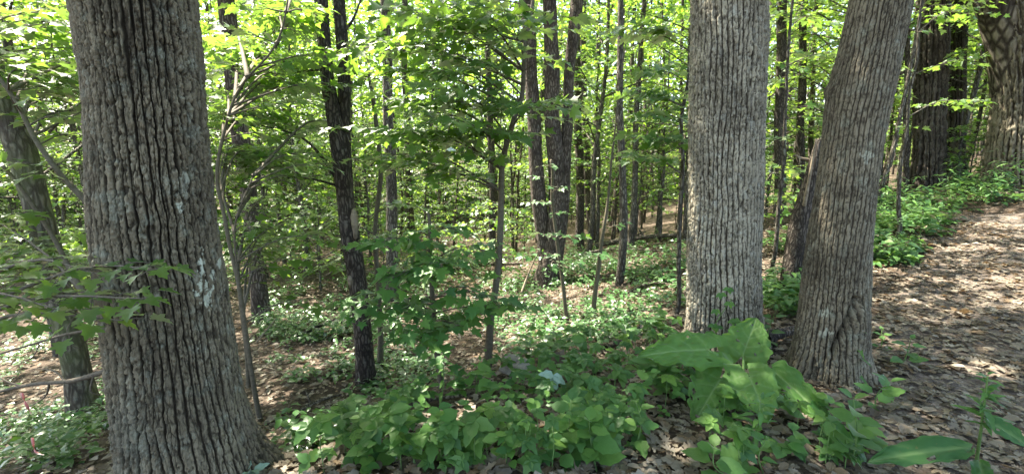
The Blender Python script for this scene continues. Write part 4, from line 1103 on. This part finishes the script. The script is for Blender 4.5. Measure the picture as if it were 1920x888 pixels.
H_ = [('light green upright herb with drooping heart leaves at the bottom centre', 1068, 868, 130, HE, 12, .12, 'fresh'),
      ('bushy herb with toothed leaves left of the bare litter patch', 1120, 885, 120, HE, 12, .11, 'fresh'),
      ('spindly herb of narrow leaves standing at the left end of the bottom green patch', 826, 770, 110, LA, 18, .085, 'fresh'),
      ('narrow-leaved herb in front of the slit in the leaning oak', 1582, 715, 105, LA, 14, .12, 'creeper'),
      ('tall herb with narrow leaves below the burdock', 1405, 850, 110, LA, 20, .1, 'fresh'),
      ('leafy herb at the bottom right of the burdock', 1435, 895, 80, OV, 8, .075, 'fresh'),
      ('large-leaved herb at the bottom between the burdock and the dock plant', 1592, 885, 150, HE, 12, .11, 'creeper'),
      ('low herb with arrow leaves right of the leaning oak', 1690, 690, 55, OV, 8, .1, 'fresh'),
      ('small seedling on the path edge above the arrow-leaved herb', 1650, 660, 35, OV, 8, .07, 'fresh'),
      ('herb with long oval leaves in front of the slit oak, lower right', 1640, 770, 60, OV, 8, .12, 'fresh'),
      ('round-leaved herb at the very bottom below the burdock', 1385, 905, 60, HE, 6, .15, 'creeper'),
      ('upright herb right of the three sheen-whitened leaves', 1105, 770, 85, HE, 10, .1, 'creeper'),
      ('herb with broad leaves just left of the burdock', 1245, 735, 80, OV, 12, .1, 'creeper'),
      ('slim herb beside the bare litter patch', 1190, 840, 110, OV, 10, .09, 'fresh'),
      ('pale green herb at the bottom left corner of the green patch', 690, 885, 60, OV, 10, .1, 'fresh'),
      ('narrow-leaved herb under the curved maple sapling', 905, 740, 80, LA, 16, .08, 'fresh'),
      ('yellow-green leafy seedling lit by sun on the bank by the path', 1725, 445, 60, OV, 16, .22, 'fresh'),
      ('dark herb right at the foot of the massive left oak', 330, 905, 40, OV, 8, .08, 'creeper'),
      ('heart-leaved herb in the middle of the bottom green patch', 955, 830, 70, HE, 10, .11, 'creeper'),
      ('oval-leaved herb left of the heart-leaved one in the bottom green patch', 880, 850, 60, OV, 10, .11, 'fresh'),
      ('small herb near the fallen stick', 1170, 700, 60, OV, 10, .08, 'creeper'),
      ('herb growing against the right foot of the pale oak', 1440, 660, 80, OV, 10, .1, 'creeper')]
for lab, px, py, hp, kd, nl, ls, mt in H_:
    herb(lab, px, py, hp, kd, nl, ls, M[mt], lean=(rng.normal(0, .05), rng.normal(-.02, .04)), group=None)

# two plants whose white sheen is painted into the leaf colour
p = gpx(1037, 745); t3 = thing('sheen_leaved_plant', 'low plant with three leaves coloured whitish for sheen in the bottom green patch', 'plant', p)
c = PT(1037, 703, proj(p)[2][0] * .9)
v, tr, q = tube(np.array([p, (p + c) / 2, c]), [.004, .003, .002], 5); part('stem', mk_mesh('stem', v - p, tr, q, mat=M['stem']), t3)
for dx, dy in ((-1, .25), (.15, -.6), (.85, -.5)):
    leaf_obj(t3, tmesh('oval_leaf', T_OV, M['sheen_leaf']), c, np.array([dx, -.2, dy]), toward_cam(c, .9), .095, p)
p = gpx(470, 905) ; p = PT(470, 885, 2.2) if p is None else p
t3 = thing('sheen_leaved_plant', 'cluster of leaves coloured whitish for sheen at the right foot of the massive left oak', 'plant', p)
for k in range(6):
    a = rng.uniform(0, 6.28); leaf_obj(t3, tmesh('oval_leaf', T_OV, M['sheen_leaf']), p + [math.cos(a) * .02, math.sin(a) * .02, .04 + .03 * rng.random()], np.array([math.cos(a), math.sin(a), .3]), norm(UP + rng.normal(0, .3, 3)), .07, p)

# climbing leaves on the foot of the pale oak
ip = PY(1350, 640, 3.36); iv = thing('climbing_vine', 'small bright vine climbing the foot of the pale oak', 'vine', ip)
vp = [PY(1372, 560, 3.37), PY(1352, 590, 3.36), PY(1340, 615, 3.355), PY(1350, 645, 3.34)]
v, tr, q = tube(smooth_path(vp, 12), .003, 5); part('stem', mk_mesh('stem', v - ip, tr, q, mat=M['stem']), iv)
for px, py in ((1342, 580), (1366, 540), (1352, 550), (1368, 567), (1338, 608), (1375, 600), (1345, 612), (1330, 622), (1362, 630), (1378, 598)):
    for k in range(3):
        a = (k - 1) * .9 + rng.normal(0, .2)
        leaf_obj(iv, tmesh('oval_leaf', T_OV, M['fresh']), PY(px, py, 3.345), np.array([math.sin(a), -.15, -math.cos(a) * .8 + .2]), np.array([rng.normal(0, .2), -1, .5]), .05, ip)

# creepers: five-fingered leaves, the nearest are plants of their own, the mass behind is cover
def in_poly(x, y, poly):
    c = False; n = len(poly)
    for i in range(n):
        x1, y1 = poly[i]; x2, y2 = poly[(i + 1) % n]
        if (y1 > y) != (y2 > y) and x < (x2 - x1) * (y - y1) / (y2 - y1) + x1:
            c = not c
    return c
GREEN = [(560, 895), (640, 830), (760, 770), (880, 730), (940, 690), (1060, 655), (1150, 640), (1260, 630), (1330, 690), (1330, 760), (1230, 790), (1190, 850), (1120, 895)]
GREEN2 = [(1340, 770), (1480, 760), (1560, 800), (1640, 860), (1640, 895), (1320, 895), (1330, 840)]
def creeper_sets(n, poly, hmax, hmin=.03):
    out = []
    xs, ys = [q[0] for q in poly], [q[1] for q in poly]
    while len(out) < n:
        px, py = rng.uniform(min(xs), max(xs)), rng.uniform(min(ys), max(ys))
        if not in_poly(px, py, poly): continue
        g = gpx(px, py, 12)
        if g is None: continue
        if vn(np.array([g[0] * 2.2]), np.array([g[1] * 2.2]), 55)[0] < .36 and rng.random() < .85: continue
        out.append(g + [0, 0, hmin + (hmax - hmin) * rng.random()])
    return out
def palmate(c, ls, nfl=5):
    tilt = norm(UP + np.array([0, -.3, 0]) + rng.normal(0, .25, 3)); a0 = rng.uniform(0, 6.28)
    e1 = norm(np.cross(tilt, [1, .2, 0])); e2 = np.cross(tilt, e1)
    r = []
    for k in range(nfl):
        a = a0 + (k - (nfl - 1) / 2) * (1.15 if nfl == 5 else 1.5)
        d = e1 * math.cos(a) + e2 * math.sin(a) - tilt * .12
        r.append((c, d, norm(tilt + rng.normal(0, .12, 3)), ls * (1 - .22 * abs(k - (nfl - 1) / 2) / 2) * rng.uniform(.85, 1.1)))
    return r
L = Leaves()
n_cr = 0
for poly, n, hm in ((GREEN, 330, .26), (GREEN2, 30, .14)):
    for c in creeper_sets(n, poly, hm):
        nfl = 5 if rng.random() < .6 else 3
        for r in palmate(c, rng.uniform(.035, .095), nfl): L.add(*r)
p, d, n, s = L.arr(); v, t, _ = bake(p, d, n, s, T_OV)
part('creeper_cover', mk_mesh('creeper_cover', v, t, mat=M['creeper']), None, kind='stuff')['label'] = 'dark green creeper covering the bank at the bottom centre'
L = Leaves()
for c in creeper_sets(120, GREEN, .3) + creeper_sets(20, GREEN2, .2):
    m = int(rng.integers(3, 7)); az = rng.uniform(0, 6.28) + np.arange(m) * 1.6
    L.add(c + rng.normal(0, .025, (m, 3)), np.column_stack([np.cos(az), np.sin(az), rng.uniform(-.15, .3, m)]), norm(UP + [0, -.3, 0] + rng.normal(0, .25, (m, 3))), .03 + .075 * rng.random() ** 1.5 * rng.uniform(.7, 1.2, m))
p, d, n, s = L.arr(); v, t, _ = bake(p, d, n, s, T_HEART)
part('herb_cover', mk_mesh('herb_cover', v, t, mat=M['fresh']), None, kind='stuff')['label'] = 'light green heart-leaved herbs mixed into the creeper at the bottom'
for poly, n, where in ((GREEN, 90, 'bottom green patch'), (GREEN2, 16, 'patch below burdock')):
    cs = creeper_sets(n, poly, .28, .12)
    rows = sorted(cs, key=lambda c: -c[1]); nr = max(2, n // 13); per = math.ceil(n / nr); rn = ['back', 'second', 'third', 'fourth', 'fifth', 'sixth', 'seventh']
    for r_i in range(nr):
        for k, c in enumerate(sorted(rows[r_i * per:(r_i + 1) * per], key=lambda c: proj(c)[0][0])):
            b = np.array([c[0], c[1], g1(c[0], c[1])]); lt = rng.random() < .5; five = rng.random() < .6
            lab = '%s green %s-leaflet creeper, %s from left in %s row, %s' % ('light' if lt else 'dark', 'five' if five else 'three', ORD[k], 'front' if r_i == nr - 1 else rn[r_i], where)
            o = thing('creeper_plant', lab, 'plant', b, 'creeper plants in the ' + where)
            v, tr, q = tube(np.array([b, (b + c) / 2 + rng.normal(0, .01, 3), c]), [.003, .002, .0015], 4)
            part('stem', mk_mesh('stem', v - b, tr, q, mat=M['stem']), o)
            mt = M['bright'] if lt else M['creeper']
            for r in palmate(c, rng.uniform(.045, .115), 5 if five else 3):
                leaf_obj(o, tmesh('oval_leaf', T_OV, mt), r[0], r[1], r[2], float(r[3]), b)

# leafy cover over the valley floor, the slope on the left and the bank on the right
def cover(name, label, polys, ls, mat, tmpl=T_OVL, cut=.47):
    L = Leaves()
    for poly, n, hm in polys:
        xs, ys = [q[0] for q in poly], [q[1] for q in poly]
        k = 0
        while k < n:
            px, py = rng.uniform(min(xs), max(xs)), rng.uniform(min(ys), max(ys))
            if not in_poly(px, py, poly): continue
            k += 1
            g = gpx(px, py, 30)
            if g is None: continue
            if vn(np.array([g[0] * 1.1 + 3]), np.array([g[1] * 1.1]), 91)[0] + .5 * (vn(np.array([g[0] * 3.1]), np.array([g[1] * 3.1]), 92)[0] - .5) < cut: continue
            h = hm * rng.random() ** 1.3 + .03
            m = int(rng.integers(4, 9))
            az = rng.uniform(0, 6.28) + np.arange(m) * 2.4
            dd = np.column_stack([np.cos(az), np.sin(az), rng.uniform(-.2, .35, m)])
            pp = g + np.column_stack([rng.normal(0, .05, (m, 2)), h * rng.uniform(.4, 1, m)])
            L.add(pp, dd, norm(UP + rng.normal(0, .3, (m, 3))), ls * rng.uniform(.6, 1.3, m))
    p, d, n, s = L.arr(); v, t, _ = bake(p, d, n, s, tmpl)
    o = part(name, mk_mesh(name, v, t, mat=mat), None, kind='stuff'); o['label'] = label
cover('ground_cover', 'low leafy seedlings over the valley floor in the middle', [
    ([(930, 540), (1290, 500), (1290, 640), (1120, 650), (960, 690), (900, 640)], 420, .22), ([(1060, 470), (1290, 440), (1290, 540), (1040, 560)], 500, .3),
    ([(480, 560), (700, 520), (1000, 480), (1280, 440), (1280, 480), (1000, 560), (700, 640), (480, 640)], 1900, .38)], .085, M['cover'], cut=.4)
cover('ground_cover', 'pale glossy seedlings in the sunlit opening before the three-stemmed tree', [
    ([(930, 570), (1100, 550), (1270, 560), (1290, 620), (1120, 645), (960, 640)], 330, .2)], .07, M['cover'], cut=.52)
cover('slope_cover', 'scattered seedlings on the leafy slope right of the massive left oak', [
    ([(480, 640), (640, 600), (780, 640), (860, 720), (740, 780), (560, 860), (500, 800)], 700, .16), ([(0, 560), (120, 560), (200, 640), (220, 800), (120, 888), (0, 888)], 620, .28)], .075, M['cover'], cut=.43)
cover('bank_cover', 'dense green herbs on the bank between the leaning oak and the path', [
    ([(1620, 400), (1700, 350), (1840, 335), (1920, 345), (1920, 385), (1800, 410), (1770, 440), (1700, 500), (1630, 500)], 430, .3), ([(1430, 450), (1520, 440), (1520, 600), (1430, 600)], 220, .35)], .12, M['creeper'], cut=.36)

cover('feathery_cover', 'taller feathery greenery blending the bank into the trees at the upper right', [
    ([(1600, 380), (1700, 335), (1840, 320), (1920, 330), (1920, 375), (1800, 400), (1760, 430), (1690, 490), (1610, 480)], 420, .75)], .11, M['fresh'], tmpl=T_LANCE, cut=.3)

# ------------------------------------------------------------------ small things
def lump(name, label, cat, c, size, mat, seed, sub=3, k=.3):
    import bmesh
    bm = bmesh.new(); bmesh.ops.create_icosphere(bm, subdivisions=sub, radius=1)
    r_ = np.random.default_rng(seed); ph = r_.uniform(0, 6, 6)
    for v in bm.verts:
        x, y, z = v.co
        f = 1 + k * (math.sin(x * 3 + ph[0]) * math.sin(y * 3.4 + ph[1]) + .5 * math.sin(z * 6 + ph[2] + x * 4) + .25 * math.sin(y * 11 + ph[3]) * math.sin(x * 9))
        v.co = Vector((x * size[0] * f, y * size[1] * f, z * size[2] * f))
    me = bpy.data.meshes.new(name); bm.to_mesh(me); bm.free(); me.materials.append(mat)
    return solo(name, me, label, cat, [float(q) for q in c])
c = gpx(970, 706); lump('rock', 'grey half-buried rock left of the old stump', 'rock', c + [0, .1, .03], (.13, .1, .09), M['rock'], 4)
def stump(px, py, w, h, label):
    p = gpx(px, py); t0 = proj(p)[2][0]; r = w / 2 / F * t0; H = h / F * t0
    rows, seg = 9, 16
    V = []
    for i in range(rows):
        f = i / (rows - 1)
        for j in range(seg):
            a = j / seg * 2 * PI; jag = (.28 * H * (.5 + .5 * math.sin(a * 3 + 1)) * rng.uniform(.6, 1)) if i == rows - 1 else 0
            rr = r * (1.25 - .3 * f + .12 * math.sin(a * 5)) 
            V.append((math.cos(a) * rr, math.sin(a) * rr, -.05 + f * H + jag))
    q = [(i * seg + j, i * seg + (j + 1) % seg, (i + 1) * seg + (j + 1) % seg, (i + 1) * seg + j) for i in range(rows - 1) for j in range(seg)]
    V.append((0, 0, H * .8)); tr = [((rows - 1) * seg + j, (rows - 1) * seg + (j + 1) % seg, len(V) - 1) for j in range(seg)]
    solo('tree_stump', mk_mesh('tree_stump', np.array(V), tr, q, mat=M['stump'], smooth=False), label, 'stump', [float(k) for k in p])
stump(1046, 690, 24, 40, 'small jagged rotten stump among the green at the bottom centre')
def stick(label, pts, r, mat='twig', name='fallen_branch', side=()):
    P_ = np.array([gpx(a, b) + [0, 0, r + c] for a, b, c in pts]); loc = P_[0].copy()
    parts_ = [tube(smooth_path(P_, 14) - loc, np.linspace(r, r * .5, 14), 7)]
    for f, dx, dy, dz in side:
        b = smooth_path(P_, 14)[int(f * 13)] - loc; parts_.append(tube(np.array([b, b + np.array([dx, dy, dz]) * .5, b + [dx, dy, dz]]), [r * .5, r * .4, r * .2], 5))
    v, tr, q = join(parts_)
    solo(name, mk_mesh(name, v, tr, q, mat=M[mat], smooth=True), label, 'branch', [float(k) for k in loc])
stick('grey fallen branch lying behind the green patch left of the pale oak', [(1135, 662, .02), (1180, 640, .03), (1225, 614, .05)], .03, 'grey', side=[(.5, .2, .1, .12)])
stick('dark log lying at the foot of the leaning oak on its left', [(1432, 655, .02), (1470, 640, .02), (1510, 632, .02)], .06, 'dark', name='fallen_log')
stick('thin dry stick lying on the path beyond the dock plant', [(1735, 628, .02), (1770, 640, .02), (1800, 652, .02)], .008, 'deadwood')
stick('dark twig lying on the litter left of the burdock', [(1280, 780, .02), (1310, 795, .03), (1330, 805, .02)], .01, 'twig')
stick('curving dry branch on the slope under the low maple sapling', [(700, 790, .02), (790, 765, .03), (880, 752, .03)], .018, 'grey', side=[(.4, .15, .1, .15)])
stick('pale dead stick lying in the far hollow right of the three-stemmed tree', [(1080, 490, .1), (1140, 478, .12), (1260, 478, .05)], .03, 'grey')
stick('log lying on the valley floor left of the three-stemmed tree', [(760, 580, .03), (840, 560, .05), (900, 552, .03)], .05, 'brown', name='fallen_log')
for lab, pts, r, mt in [
    ('mossy fallen limb on the slope just right of the massive oak', [(540, 800, .02), (580, 770, .04), (640, 748, .03)], .02, 'grey'),
    ('dark fallen pole lying behind the twin-stemmed tree', [(560, 640, .05), (620, 620, .08), (720, 612, .05)], .035, 'dark'),
    ('long pale fallen pole in the hollow behind the bushy low sapling', [(700, 590, .1), (800, 572, .15), (930, 560, .05)], .022, 'deadwood'),
    ('rotten log lying across the far floor left of the three-stemmed tree', [(850, 515, .05), (910, 508, .1), (980, 505, .08)], .07, 'brown'),
    ('broken branch on the sunlit floor below the three-stemmed tree', [(1000, 600, .05), (1060, 590, .08), (1110, 597, .03)], .015, 'grey'),
    ('forked dead branch on the floor left of the pale oak', [(1170, 560, .05), (1220, 548, .12), (1275, 545, .05)], .02, 'brown'),
    ('fallen trunk lying at the far edge of the floor left of the pale oak', [(1120, 472, .1), (1200, 462, .15), (1275, 455, .1)], .08, 'grey'),
    ('short dry stick among the litter at the bottom right', [(1700, 760, .02), (1740, 772, .03), (1765, 790, .02)], .007, 'twig'),
    ('small broken twig on the path near the leaning oak', [(1660, 640, .02), (1690, 628, .03), (1712, 632, .02)], .006, 'grey'),
    ('grey stick on the upper path', [(1750, 560, .02), (1800, 552, .03), (1835, 556, .02)], .009, 'grey')]:
    stick(lab, pts, r, mt, side=[(.35, .1 + r * 6, .05, .05 + r * 2), (.6, -.1, .12, .04 + r * 2)])
def dead_branch(label, pts, r, mat, twigs=(), Y=3.0):
    P_ = np.array([PT(a, b, t) for a, b, t in pts]); s = smooth_path(P_, 16); loc = s[-1].copy()
    o = thing('dead_branch', label, 'branch', loc)
    v, tr, q = tube(s - loc, np.linspace(r * .45, r, 16), 7); part('limb', mk_mesh('limb', v, tr, q, mat=M[mat], smooth=True), o)
    for f, ex in twigs:
        b = s[int(f * 15)]; e = PT(*ex)
        v, tr, q = tube(smooth_path([b, (b + e) / 2 + rng.normal(0, .02, 3), e], 7) - loc, np.linspace(r * .4, r * .12, 7), 5); part('twig', mk_mesh('twig', v, tr, q, mat=M[mat], smooth=True), o)
dead_branch('bare dead branch reaching left from the massive oak low in the corner', [(-40, 742, 2.3), (60, 720, 2.25), (140, 712, 2.2), (235, 682, 2.1)], .014, 'twig', [(.5, (40, 770, 2.3)), (.6, (60, 690, 2.3)), (.8, (190, 740, 2.2)), (.3, (-10, 700, 2.3))])
dead_branch('thin bare branch below the dark leafy bough on the left', [(-30, 672, 2.2), (60, 645, 2.2), (130, 625, 2.15), (222, 612, 2.1)], .008, 'twig', [(.4, (20, 690, 2.2)), (.7, (160, 655, 2.2))])
dead_branch('white bleached dead twig right of the massive left oak', [(518, 596, 4.3), (500, 618, 4.3), (482, 640, 4.2)], .008, 'deadwood', [(.4, (488, 600, 4.2)), (.6, (508, 636, 4.3))])
dead_branch('bleached dead limb leaning against the base of the three-stemmed tree', [(1010, 470, 7.6), (990, 515, 7.6), (978, 548, 7.5)], .02, 'deadwood', [(.3, (1020, 500, 7.6)), (.5, (960, 510, 7.5))])
dead_branch('broken white stub jutting left of the broken snag', [(1490, 290, 5.2), (1500, 296, 5.2), (1516, 300, 5.2)], .02, 'deadwood', [(.5, (1498, 312, 5.2))])

# pink survey tape hanging at the lower left
def tape(pts, w, label):
    P_ = smooth_path(np.array([PT(a, b, t) for a, b, t in pts]), 18); loc = P_[0].copy(); V = []
    for i, p_ in enumerate(P_):
        a = i * .35; o = np.array([math.cos(a), math.sin(a) * .6, .1]) * w / 2
        V += [p_ - o - loc, p_ + o - loc, p_ + o + [0, .0015, 0] - loc, p_ - o + [0, .0015, 0] - loc]
    q = []
    for i in range(17):
        for j in range(4):
            q.append((4 * i + j, 4 * i + (j + 1) % 4, 4 * i + 4 + (j + 1) % 4, 4 * i + 4 + j))
    solo('flagging_tape', mk_mesh('flagging_tape', np.array(V), quads=q, mat=M['tape']), label, 'tape', [float(k) for k in loc], 'pink tapes at the lower left')
tape([(40, 736, 2.27), (48, 755, 2.27), (58, 775, 2.28)], .016, 'pink tape tied under the bare branch at the lower left, the upper one')
tape([(60, 820, 2.5), (66, 845, 2.5), (80, 852, 2.48)], .016, 'pink tape end trailing above the litter at the lower left corner')
